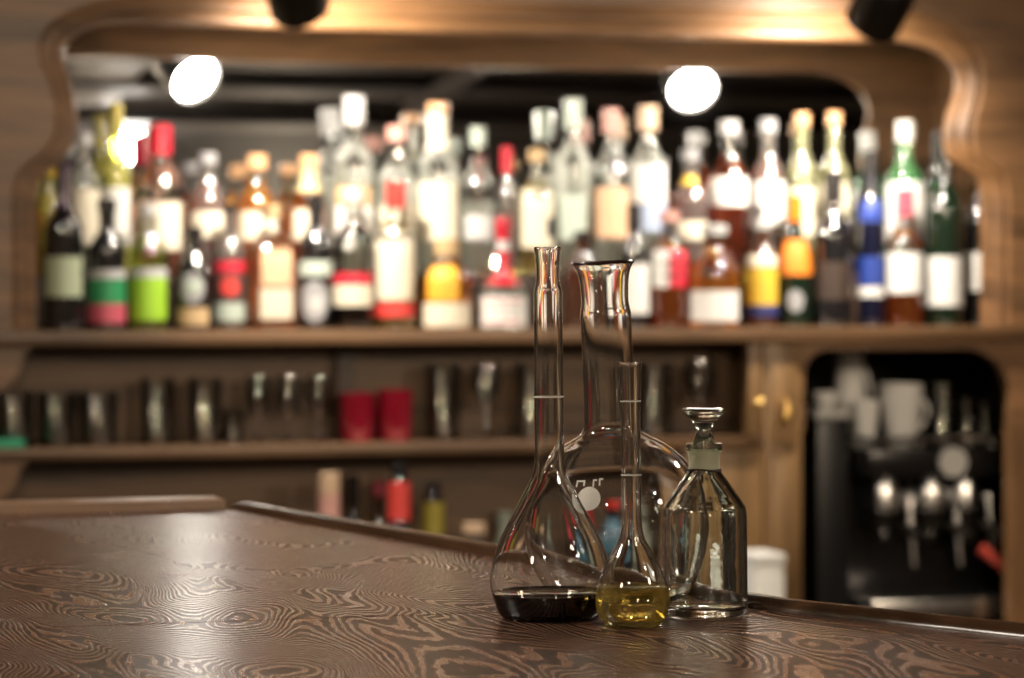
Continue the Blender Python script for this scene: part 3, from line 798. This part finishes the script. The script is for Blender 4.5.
# raised back row, left to right
rb(48, 30, 168, 'spirit', 'yellow', 'yellowish bottle half hidden by the left frame', liquid='gold', level=.6, cap='yellow')
rb(84, 36, 134, 'tall', 'clear', 'clear bottle with cream label behind the first wine bottle', liquid='clear', level=.6, cap='silver', labels=[(190, 245, 'cream', 70)])
rb(116, 32, 104, 'wine', 'yellow', 'tall yellow-green bottle with pale label at left of back row', cap='mustard', caph=.2, labels=[(188, 245, 'white', 70)], liquid='pale', level=.5)
rb(160, 48, 126, 'spirit', 'clear', 'clear bottle with tall red cap and large cream label', liquid='pink', level=.5, cap='red', caph=.2, labels=[(203, 250, 'cream', 70)])
rb(208, 38, 154, 'spirit', 'smoke', 'red-brown liquor bottle with pale label behind the short black bottle', liquid='copper', level=.62, cap='grey', labels=[(212, 238, 'cream', 68)])
rb(257, 42, 156, 'pot', 'clear', 'amber bottle with orange cork above the square peach bottle', liquid='gold', level=.64, cap='cork', caph=.12, labels=[(212, 240, 'cream', 60)])
rb(309, 40, 156, 'pot', 'clear', 'amber bottle with orange cork and yellow neck label', liquid='amber', level=.6, cap='cork', caph=.1, labels=[(168, 192, 'straw', 70), (210, 240, 'cream', 50)])
rb(354, 42, 97, 'tall', 'clear', 'tall clear bottle with silver top, tan and white labels', liquid='clear', level=.6, cap='silver', caph=.16, labels=[(187, 206, 'tan', 60), (207, 250, 'white', 70)])
rb(397, 42, 127, 'tall', 'clear', 'clear bottle with dull pink cap behind the red-capped bottle', liquid='clear', level=.6, cap='pinkcap', caph=.1, labels=[(205, 245, 'cream', 60)])
rb(438, 46, 104, 'tall', 'clear', 'clear bottle with orange top and cream label', liquid='clear', level=.6, cap='cork', caph=.06, labels=[(112, 150, 'cream', 80), (183, 242, 'cream', 72)])
rb(478, 38, 128, 'spirit', 'clear', 'clear bottle with grey-green cap and silver label', liquid='clear', level=.5, cap='sage', caph=.13, labels=[(215, 240, 'silver', 70)])
rb(507, 30, 148, 'spirit', 'smoke', 'slim bottle with long bright red top in the middle of back row', liquid='copper', level=.5, cap='red', caph=.2)
rb(537, 46, 150, 'spirit', 'clear', 'bottle with big cream label and small black square emblem', liquid='pale', level=.6, cap='tan', caph=.1, labels=[(190, 248, 'cream', 75)], marks=[(551, 218, 238, 13, 'ink')])
rb(573, 42, 100, 'tall', 'clear', 'tall clear bottle with pale green neck and sage label above tall flask', liquid='clear', level=.62, cap='sage', caph=.17, labels=[(195, 240, 'sage', 50)])
rb(611, 44, 110, 'spirit', 'clear', 'bottle with copper pink cap and wide orange label', liquid='clear', level=.5, cap='pinkcap', caph=.14, labels=[(188, 238, 'peach', 72)])
rb(648, 44, 107, 'tall', 'clear', 'clear bottle with peach cap, white label and blue grey label', liquid='clear', level=.6, cap='peachcap', caph=.14, labels=[(165, 203, 'white', 72), (204, 232, 'bluegrey', 75)])
rb(690, 38, 150, 'spirit', 'smoke', 'brown liquor bottle with yellow neck ring under the right lamp', liquid='copper', level=.7, cap='grey', labels=[(176, 185, 'yellow', 50), (222, 240, 'cream', 75)])
rb(729, 42, 122, 'spirit', 'clear', 'red-amber bottle with white upper label beside the black square emblem', liquid='copper', level=.5, cap='silver', labels=[(178, 206, 'white', 75)])
rb(768, 42, 120, 'spirit', 'smoke', 'bottle with tall white label bearing a small black rectangle', liquid='copper', level=.66, cap='grey', labels=[(182, 226, 'white', 75)], marks=[(759, 206, 220, 8, 'ink')])
rb(802, 38, 114, 'spirit', 'olive', 'olive bottle with coral orange cap, left of two', liquid='pale', level=.5, cap='cork', caph=.08, labels=[(188, 236, 'cream', 60)])
rb(834, 36, 113, 'wine', 'olive', 'olive bottle with coral orange cap, right of two', cap='cork', caph=.08, liquid='pale', level=.5, labels=[(183, 212, 'cream', 55), (218, 245, 'cream', 60)])
rb(868, 30, 158, 'wine', 'black', 'thin black bottle behind the blue label', cap='black', caph=.2)
rb(905, 44, 122, 'wine', 'green', 'bright green bottle with white cap and large white label', cap='white', caph=.13, labels=[(183, 248, 'white', 72)])
rb(938, 30, 132, 'wine', 'dkgreen', 'dark green bottle with cream marks behind the tall wine bottle', cap='black', caph=.2, labels=[(195, 220, 'tan', 40)])

def stand(row, tier, group):
    for a, k in row: a[1] *= 0.95                      # the blur widens every outline a little
    for (a, _), (b, _) in zip(row[:-1], row[1:]):
        gap = b[0] - a[0] - 0.8
        if (a[1] + b[1]) / 2 > gap:
            q = gap / ((a[1] + b[1]) / 2); a[1] *= q; b[1] *= q
    for a, k in row: bottle(a[0], a[1], a[2], tier, *a[3:], group=group, **k)
stand(FRONT, 'f', G1)
stand(BACK, 'b', G2)

# ------------------------------------------------------------------ glasses on the lower shelf
M_tumbler = thin_glass('tumbler_glass', (0.90, 0.90, 0.88), 0.06)
M_redglass = thin_glass('red_glass', (0.55, 0.01, 0.05), 0.08, diff=0.55)
def tumbler(x, w, ytop, Y, label, mat=None, group=None, name='drinking_glass', stem=False):
    s = F / depthY(x, Y); c = onY(x, 300, Y)
    Hh = CAMZ + (HOR - ytop) / s - ZL; R = w / 2 / s
    t = thing(name, (c.x, Y, ZL + 0.0003), label, 'glass', group)
    if stem:
        o = [(R * .75, 0), (R * .78, .002), (R * .3, .006), (R * .12, .015), (R * .12, Hh * .38), (R * .3, Hh * .44), (R * .8, Hh * .58), (R, Hh * .75), (R * .86, Hh)]
        i = [(R * .83, Hh), (R * .95, Hh * .75), (R * .75, Hh * .59), (0, Hh * .46)]
        finish(lathe(bmesh.new(), [(0, 0)] + o[:6], 28), 'stem', mat or M_tumbler, t)
        finish(lathe(bmesh.new(), o[5:] + i, 28), 'bowl', mat or M_tumbler, t)
    else:
        q = [(0, 0), (R * .86, 0), (R * .9, .003), (R, Hh), (R * .93, Hh), (R * .83, .012), (0, .012)]
        finish(lathe(bmesh.new(), q, 32), 'bowl', mat or M_tumbler, t)
    return t
gs = 'clear glasses on the lower shelf'
tumbler(14, 40, 392, 5.40, 'clear tumbler first from the left on the lower shelf, beside green tray', group=gs)
tumbler(57, 40, 392, 5.40, 'clear tumbler second from the left on the lower shelf', group=gs)
tumbler(98, 40, 392, 5.40, 'clear tumbler third from the left on the lower shelf', group=gs)
tumbler(157, 34, 378, 5.40, 'tall clear highball glass left of a matching one on lower shelf', group=gs)
tumbler(205, 34, 378, 5.40, 'tall clear highball glass right of a matching one on lower shelf', group=gs)
tumbler(233, 20, 408, 5.44, 'tiny clear glass right of the two highball glasses', group=gs)
tumbler(258, 27, 376, 5.40, 'stemmed clear glass, leftmost of three left of the red tumblers', group=gs, stem=True)
tumbler(288, 27, 376, 5.40, 'stemmed clear glass, middle of three left of the red tumblers', group=gs, stem=True)
tumbler(318, 27, 376, 5.40, 'stemmed clear glass, nearest the red tumblers', group=gs, stem=True)
tumbler(357, 36, 393, 5.40, 'dark red glass tumbler on the left of two', mat=M_redglass, group='red tumblers on the lower shelf')
tumbler(395, 36, 390, 5.40, 'crimson red glass tumbler on the right of two', mat=M_redglass, group='red tumblers on the lower shelf')
tumbler(443, 34, 364, 5.42, 'tall clear glass just right of the red tumblers', group=gs)
tumbler(486, 30, 364, 5.40, 'tall stemmed clear glass left of the tall flask neck', group=gs, stem=True)
tumbler(532, 32, 362, 5.40, 'tall clear glass partly behind the tall flask neck', group=gs)
tumbler(655, 34, 362, 5.40, 'clear glass behind the thin neck of the small flask', group=gs)
tumbler(700, 32, 360, 5.40, 'stemmed clear glass above the glass stopper', group=gs, stem=True)
p = onY(6, 441, 5.36)
bm = box(bmesh.new(), p.x - 0.05, p.x + 0.03, 5.335, 5.362, ZL + 0.0004, ZL + 0.016, 0.004)
tag(finish(bm, 'plastic_tray', plain('green_plastic', (0.0, 0.32, 0.16), 0.4)), 'small bright green tray at the left end of lower shelf', 'tray')

# ------------------------------------------------------------------ bottles on the low ledge behind the bar
ZG = 0.6555
low = 'bottles standing on the low ledge behind the bar'
def lb(x, w, ytop, style, glass, label, **k):
    return bottle(x, w, ytop, 'l', style, glass, label, Y=k.pop('Y', 5.40), zbase=ZG, group=low, **k)
lb(329, 38, 473, 'longneck', 'clear', 'bottle with cream stopper and pinkish neck below the lower shelf', liquid='pink', level=.9, cap='peachcap', caph=.13, Y=5.34, labels=[(494, 520, 'pinkcap', 100)])
lb(353, 24, 476, 'wine', 'black', 'thin black bottle beside the pinkish neck below lower shelf', cap='black', caph=.2, Y=5.45)
lb(379, 28, 482, 'burg', 'brown', 'brown bottle neck left of the red-topped bottle below lower shelf', cap='rose', caph=.1, Y=5.45)
lb(399, 40, 463, 'longneck', 'black', 'black bottle with bright red neck label below the red tumblers', cap='black', caph=.10, labels=[(482, 520, 'scarlet', 110)], Y=5.34)
lb(433, 40, 484, 'longneck', 'black', 'dark bottle with yellow-green neck foil below the lower shelf', cap='black', caph=.06, labels=[(502, 534, 'mustard', 110)], Y=5.40)
lb(474, 44, 524, 'pot', 'smoke', 'low bottle with pale cork left of the tall flask', liquid='copper', level=.6, cap='peachcap', caph=.09, Y=5.34)
lb(505, 32, 512, 'pot', 'clear', 'low clear bottle with pale green label touching the tall flask outline', liquid='clear', level=.6, cap='sage', caph=.12, Y=5.45, labels=[(520, 545, 'sage', 60)])
lb(580, 18, 490, 'tall', 'clear', 'slim red tube-like bottle seen through the tall flask', liquid='red', level=.9, cap='red', caph=.3, Y=5.36)
lb(612, 40, 494, 'spirit', 'navy', 'blue-labelled bottle with red cap seen through the round flask', cap='scarlet', caph=.08, labels=[(515, 560, 'teal', 80)], Y=5.36)
lb(650, 30, 500, 'spirit', 'clear', 'pale bottle seen through the right side of the round flask', liquid='clear', level=.7, cap='sage', caph=.12, labels=[(520, 560, 'sage', 60)], Y=5.42)
p = onY(752, 550, 5.24); s = F / depthY(752, 5.24)
can = thing('canister', (p.x, 5.20, 0), 'white bin standing behind the stoppered bottle', 'bin')
hz = p.z
finish(box(bmesh.new(), -0.03, 0.03, -0.05, 0.05, 0, hz - 0.02, 0.006), 'body', plain('white_plastic', (0.75, 0.76, 0.74), 0.4), can)
finish(box(bmesh.new(), -0.032, 0.032, -0.052, 0.052, hz - 0.0195, hz, 0.005), 'lid', plain('white_plastic', (0.75, 0.76, 0.74), 0.4), can)

# ------------------------------------------------------------------ coffee machine in the recess
YC = 5.52
mx0, mx1 = onY(849, 500, YC).x, onY(997, 500, YC).x
zk = 0.60
ztop = onY(900, 440, YC).z
cm = thing('coffee_machine', ((mx0 + mx1) / 2, YC, zk + 0.0005), 'dark steel coffee machine with cup rail and group heads in the right recess', 'coffee machine')
hw = (mx1 - mx0) / 2; hh = ztop - zk
M_cmbody = plain('machine_black', (0.015, 0.014, 0.014), 0.2, 0.3)
bm = box(bmesh.new(), -hw, hw, 0.06, 0.20, 0.03, hh - 0.02, 0.006)
finish(bm, 'body', M_cmbody, cm)
finish(box(bmesh.new(), -hw, hw, -0.10, 0.20, hh - 0.07, hh - 0.012, 0.008), 'hood', M_cmbody, cm)
finish(box(bmesh.new(), -hw, hw, -0.12, 0.06, 0.03, 0.075, 0.005), 'drip_tray', M_steel, cm)
for sx in (-1, 1):
    for sy in (-0.08, 0.17):
        finish(lathe(bmesh.new(), [(0, 0), (.012, 0), (.012, .03), (0, .03)], 16, cx=sx * (hw - .03), cy=sy), 'foot', M_black, cm)
bm = bmesh.new()
zr_ = hh + 0.006
tube(bm, [(-hw + .005, .19, zr_), (-hw + .005, -.095, zr_), (hw - .005, -.095, zr_), (hw - .005, .19, zr_)], 0.0055, 10)
for k in range(7):
    xx = -hw + .005 + (2 * hw - .01) * k / 6
    tube(bm, [(xx, -.095, hh - .013), (xx, -.095, zr_)], 0.003, 8)
finish(bm, 'cup_rail', M_steel, cm)
for gx in (-hw * .62, 0.0, hw * .45):
    gr = finish(lathe(bmesh.new(), [(0, hh - .15), (.02, hh - .15), (.032, hh - .14), (.034, hh - .10), (.026, hh - .075), (.024, hh - .068), (0, hh - .068)], 28, cx=gx, cy=-.03), 'group_head', M_steel, cm)
    bm = lathe(bmesh.new(), [(0, hh - .20), (.01, hh - .20), (.016, hh - .185), (.03, hh - .172), (.031, hh - .152), (0, hh - .1515)], 24, cx=gx, cy=-.03)
    tube(bm, [(gx, -.058, hh - .162), (gx + .02, -.10, hh - .17), (gx + .035, -.15, hh - .185)], [.006, .009, .011], 12)
    finish(bm, 'filter_holder', M_darkmetal, gr)
    bm = bmesh.new()
    tube(bm, [(gx + .05, -.04, hh - .11), (gx + .05, -.05, hh - .17), (gx + .055, -.055, hh - .25)], .005, 10)
    finish(bm, 'steam_wand', M_steel, cm)
bm = lathe(bmesh.new(), [(0, -.004), (.03, -.004), (.03, .004), (0, .004)], 24)
bmesh.ops.rotate(bm, verts=bm.verts, cent=(0, 0, 0), matrix=Matrix.Rotation(PI / 2, 3, 'X'))
bmesh.ops.translate(bm, verts=bm.verts, vec=(hw * .1, -.102, hh - .04))
finish(bm, 'pressure_dial', plain('dial_face', (.6, .6, .58), .3), cm)
bm = bmesh.new(); tube(bm, [(hw * .55, -.075, .17), (hw * .9, -.11, .12)], .012, 12)
finish(bm, 'red_grip', plain('red_grip', (.45, .04, .02), .4), cm)['label'] = 'red handle'

M_china = plain('white_china', (0.80, 0.79, 0.76), 0.2)
zcup = zk + 0.0005 + hh - 0.0115
def cup(x, w, ytop, Y, label, name='cup', handle=0, zb=None, tall=False):
    s = F / depthY(x, Y); c = onY(x, 300, Y); zb = zcup if zb is None else zb
    Hh = CAMZ + (HOR - ytop) / s - zb; R = w / 2 / s
    t = thing(name, (c.x, Y, zb + .0004), label, name, None)
    if tall: q = [(0, 0), (R * .95, 0), (R, .006), (R * .96, Hh * .5), (R * .8, Hh * .85), (R * .88, Hh), (R * .8, Hh), (R * .74, Hh * .85), (R * .88, .01), (0, .008)]
    else: q = [(0, 0), (R * .5, 0), (R * .55, .004), (R * .8, Hh * .3), (R * .96, Hh * .7), (R, Hh), (R * .94, Hh), (R * .9, Hh * .7), (R * .72, Hh * .32), (0, .006)]
    finish(lathe(bmesh.new(), q, 36), 'bowl' if not tall else 'jug_body', M_china, t)
    if handle:
        pts = [(R * (.78 + .55 * math.sin(PI * i / 8)), 0, Hh * (.85 - .62 * i / 8)) for i in range(9)]
        finish(tube(bmesh.new(), pts, .0045, 10), 'handle', M_china, t)
    return t
cup(866, 26, 400, 5.50, 'small white cup left of the bigger white cup on the coffee machine')
cup(901, 44, 384, 5.53, 'big white cup with round handle on the coffee machine', handle=1)
M_glass2 = M_tumbler
def mglass(x, w, ytop, label):
    Y = 5.52; s = F / depthY(x, Y); c = onY(x, 300, Y)
    Hh = CAMZ + (HOR - ytop) / s - zcup; R = w / 2 / s
    t = thing('drinking_glass', (c.x, Y, zcup + .0004), label, 'glass', 'glasses on top of the coffee machine')
    finish(lathe(bmesh.new(), [(0, 0), (R * .8, 0), (R * .84, .003), (R, Hh), (R * .93, Hh), (R * .78, .01), (0, .01)], 28), 'bowl', M_tumbler, t)
mglass(944, 24, 383, 'tall clear glass next to the big white cup on coffee machine')
mglass(967, 20, 398, 'short clear glass, middle one on top of the coffee machine')
mglass(985, 18, 402, 'short clear glass at the right end of the coffee machine')
# black grinder box with pale jug beside the machine
gx0, gx1 = onY(802, 500, 5.56).x, onY(838, 500, 5.56).x
zg = onY(822, 409, 5.50).z
gd = thing('coffee_grinder', ((gx0 + gx1) / 2, 5.56, 0.6005), 'tall black box-shaped grinder left of the coffee machine', 'grinder')
gw = (gx1 - gx0) / 2 - .004
finish(box(bmesh.new(), -gw, gw, -.07, .10, .03, zg - .6005 - .02, .006), 'body', M_black, gd)
finish(box(bmesh.new(), -gw - .002, gw + .002, -.072, .102, 0, .0295, .004), 'base', M_black, gd)
finish(box(bmesh.new(), -gw - .002, gw + .002, -.072, .102, zg - .6005 - .0195, zg - .6005, .004), 'top_plate', plain('pale_grey_enamel', (.5, .5, .48), .35), gd)
cup(826, 26, 392, 5.535, 'low pale dish on top of the black grinder', name='dish', zb=zg)
cup(850, 34, 350, 5.62, 'tall pale jug with handle behind the small white cup', name='jug', handle=1, tall=True)

# ------------------------------------------------------------------ lamps
M_mouth = emission('spot_mouth', (1, .93, .84), 40)
def spot_fixture(px, py, label, aim):
    c, _ = refl(px, py, 5.13)
    print('SPOT front', proj(c))
    d = (Vector(aim) - c).normalized()
    c = c - d * 0.06                                    # centre of the can, mouth 6 cm ahead
    t = thing('spotlight', c, label, 'spotlight', 'black ceiling spotlights above the back bar')
    q = d.to_track_quat('Z', 'Y').to_matrix()
    bm = lathe(bmesh.new(), [(0, -.060), (.022, -.059), (.040, -.050), (.049, -.033), (.053, -.012), (.054, .06), (.051, .062), (.0495, .055), (.038, .02), (0, .010)], 40)
    bmesh.ops.rotate(bm, verts=bm.verts, cent=(0, 0, 0), matrix=q)
    finish(bm, 'housing', M_darkmetal, t)
    bm = bmesh.new(); tube(bm, [(0, 0, 0.042), (0, 0, ZC - c.z - 0.02)], .008, 12)
    finish(bm, 'stem', M_darkmetal, t)
    finish(lathe(bmesh.new(), [(0, 0), (.05, 0), (.05, .018), (0, .0195)], 28), 'ceiling_rose', M_darkmetal, t, (0, 0, ZC - c.z - 0.0205))
    bm = lathe(bmesh.new(), [(0, .050), (.045, .050), (.0482, .053), (.045, .056), (0, .058)], 32)
    bmesh.ops.rotate(bm, verts=bm.verts, cent=(0, 0, 0), matrix=q)
    finish(bm, 'lamp_face', M_mouth, t)['label'] = 'glowing lamp face'
    L = bpy.data.lights.new('spot_beam', 'SPOT'); L.energy = SPOT_E; L.color = (1, .88, .74)
    L.spot_size = math.radians(144); L.spot_blend = 0.85; L.shadow_soft_size = 0.025
    o = bpy.data.objects.new('spot_beam', L); C.objects.link(o)
    o.location = c + d * 0.066; o.rotation_euler = d.to_track_quat('-Z', 'Y').to_euler()
SPOT_E = 36.0
a1 = onY(345, 185, 5.45); a2 = onY(790, 185, 5.45)
spot_fixture(196, 80, 'black spotlight at upper left above the bottles', a1)
spot_fixture(693, 90, 'black spotlight at upper right above the bottles', a2)

M_globe = emission('lit_globe', (1, .93, .85), 60)
c, dd = refl(130, 145, Zr=ZC - .075)
t = thing('ceiling_lamp', (c.x, c.y, ZC - .001), 'oval lit ceiling lamp reflected in the mirror beside the yellow-green bottle', 'lamp')
dia = 34 / F * dd
bm = bmesh.new(); bmesh.ops.create_uvsphere(bm, u_segments=32, v_segments=20, radius=dia / 2)
bmesh.ops.scale(bm, verts=bm.verts, vec=(1, 1, 0.9))
bmesh.ops.translate(bm, verts=bm.verts, vec=(0, 0, -.02 - dia * .45))
finish(bm, 'globe', M_globe, t)
finish(lathe(bmesh.new(), [(0, -.025), (.04, -.025), (.05, -.015), (.05, 0), (0, 0)], 28), 'ceiling_rose', M_black, t)

# things on the ceiling that the mirror shows
c, dd = refl(98, 84, Zr=ZC - .03); m = 1 / F * dd
t = thing('ceiling_vent', (c.x, c.y, ZC - .001), 'pale double-slotted vent on the ceiling reflected at upper left of mirror', 'vent')
M_pale = plain('pale_vent_plastic', (.40, .37, .35), .5)
ya = refl(98, 57, Zr=ZC - .03)[0].y - c.y; yb_ = refl(98, 82, Zr=ZC - .03)[0].y - c.y
yc_ = refl(98, 89, Zr=ZC - .03)[0].y - c.y; yd_ = refl(98, 106, Zr=ZC - .03)[0].y - c.y
finish(box(bmesh.new(), -36 * m, 34 * m, min(ya, yb_), max(ya, yb_), -.03, -.008, .004), 'slot_cover', M_pale, t)
finish(box(bmesh.new(), -36 * m, 34 * m, min(yc_, yd_), max(yc_, yd_), -.03, -.008, .004), 'slot_cover', M_pale, t)
finish(box(bmesh.new(), -37 * m, 35 * m, min(ya, yd_), max(ya, yd_), -.0079, 0), 'backing', M_black, t)
a, dd = refl(412, 106, Zr=ZC - .045); b, _ = refl(480, 64, Zr=ZC - .045)
bm = bmesh.new(); tube(bm, [a, b], .045, 4)
o = finish(bm, 'trim_5', M_beam, None); o['kind'] = 'structure'

# unseen fill lights added to brighten the back bar, counter and flasks
def down(x, y, e, r=0.06, col=(1, .88, .74), cone=150):
    L = bpy.data.lights.new('ceiling_downlight', 'SPOT'); L.energy = e; L.color = col
    L.spot_size = math.radians(cone); L.spot_blend = 0.6; L.shadow_soft_size = r
    o = bpy.data.objects.new('ceiling_downlight', L); C.objects.link(o); o.location = (x, y, ZC - 0.03)
def fill_spot(x, y, z, tgt, e, r=.045, cone=46):  # unseen spot without fixture, added to brighten shelves, recess and flasks
    L = bpy.data.lights.new('unseen_fill_spot', 'SPOT'); L.energy = e; L.color = (1, .80, .58)
    L.spot_size = math.radians(cone); L.spot_blend = 0.7; L.shadow_soft_size = r
    o = bpy.data.objects.new('unseen_fill_spot', L); C.objects.link(o); o.location = (x, y, z)
    o.rotation_euler = (Vector(tgt) - o.location).to_track_quat('-Z', 'Y').to_euler()
fill_spot(0.1, 1.35, 2.22, (0.95, 5.4, 1.02), 48)
fill_spot(1.5, 1.30, 1.86, (1.6, 5.4, 1.02), 48)
fill_spot(2.9, 1.50, 1.90, (2.35, 5.5, 0.98), 52)
fill_spot(-0.35, 0.15, 2.15, (0.55, 1.75, 1.12), 12, .05, 60)
def fill_point(x, y, z, e):  # unseen point light, added for streaks on the glass and room fill
    L = bpy.data.lights.new('unseen_fill_point', 'POINT'); L.energy = e; L.color = (1, .80, .58); L.shadow_soft_size = 0.10
    o = bpy.data.objects.new('unseen_fill_point', L); C.objects.link(o); o.location = (x, y, z)
fill_point(1.75, 0.55, 1.95, 8)
fill_point(0.3, -3.2, 1.9, 24)
fill_point(3.2, -3.0, 1.9, 24)
fill_point(-0.95, 0.75, 1.98, 7)
def fill_disk(x, y, e, size, tgt):  # unseen disk light, added for counter sheen and flask highlights
    L = bpy.data.lights.new('unseen_fill_disk', 'AREA'); L.shape = 'DISK'; L.size = size; L.energy = e; L.color = (1, .88, .74)
    o = bpy.data.objects.new('unseen_fill_disk', L); C.objects.link(o); o.location = (x, y, ZC - .04)
    o.rotation_euler = (Vector(tgt) - o.location).to_track_quat('-Z', 'Y').to_euler()
fill_disk(-1.0, 2.4, 20, .30, (0.5, 1.8, 1.1))
fill_disk(2.8, 2.9, 24, .30, (0.6, 1.8, 1.1))

# ------------------------------------------------------------------ world, camera, view
w = bpy.data.worlds.new('World'); S.world = w; w.use_nodes = True
w.node_tree.nodes['Background'].inputs[0].default_value = (1.0, 0.82, 0.66, 1)
w.node_tree.nodes['Background'].inputs[1].default_value = 0.0
cam = bpy.data.cameras.new('Camera'); co = bpy.data.objects.new('Camera', cam); C.objects.link(co)
co.location = (0, 0, CAMZ); co.rotation_euler = (PI / 2, 0, -PSI)
cam.sensor_width = 36; cam.lens = F / W * 36
cam.shift_y = -(H / 2 - HOR) / W
cam.clip_start = 0.05; cam.clip_end = 60
cam.dof.use_dof = True; cam.dof.focus_distance = 1.77
cam.dof.aperture_fstop = cam.lens / 1000 / 0.0106
S.camera = co
S.view_settings.view_transform = 'Standard'; S.view_settings.look = 'None'
S.view_settings.gamma = 1; S.view_settings.use_curve_mapping = False
S.view_settings.exposure = 0.87
cy = S.cycles
cy.use_adaptive_sampling = False
cy.max_bounces = 28; cy.transmission_bounces = 26; cy.transparent_max_bounces = 40; cy.glossy_bounces = 8; cy.diffuse_bounces = 4
cy.sample_clamp_indirect = 12
cy.caustics_reflective = True; cy.caustics_refractive = True
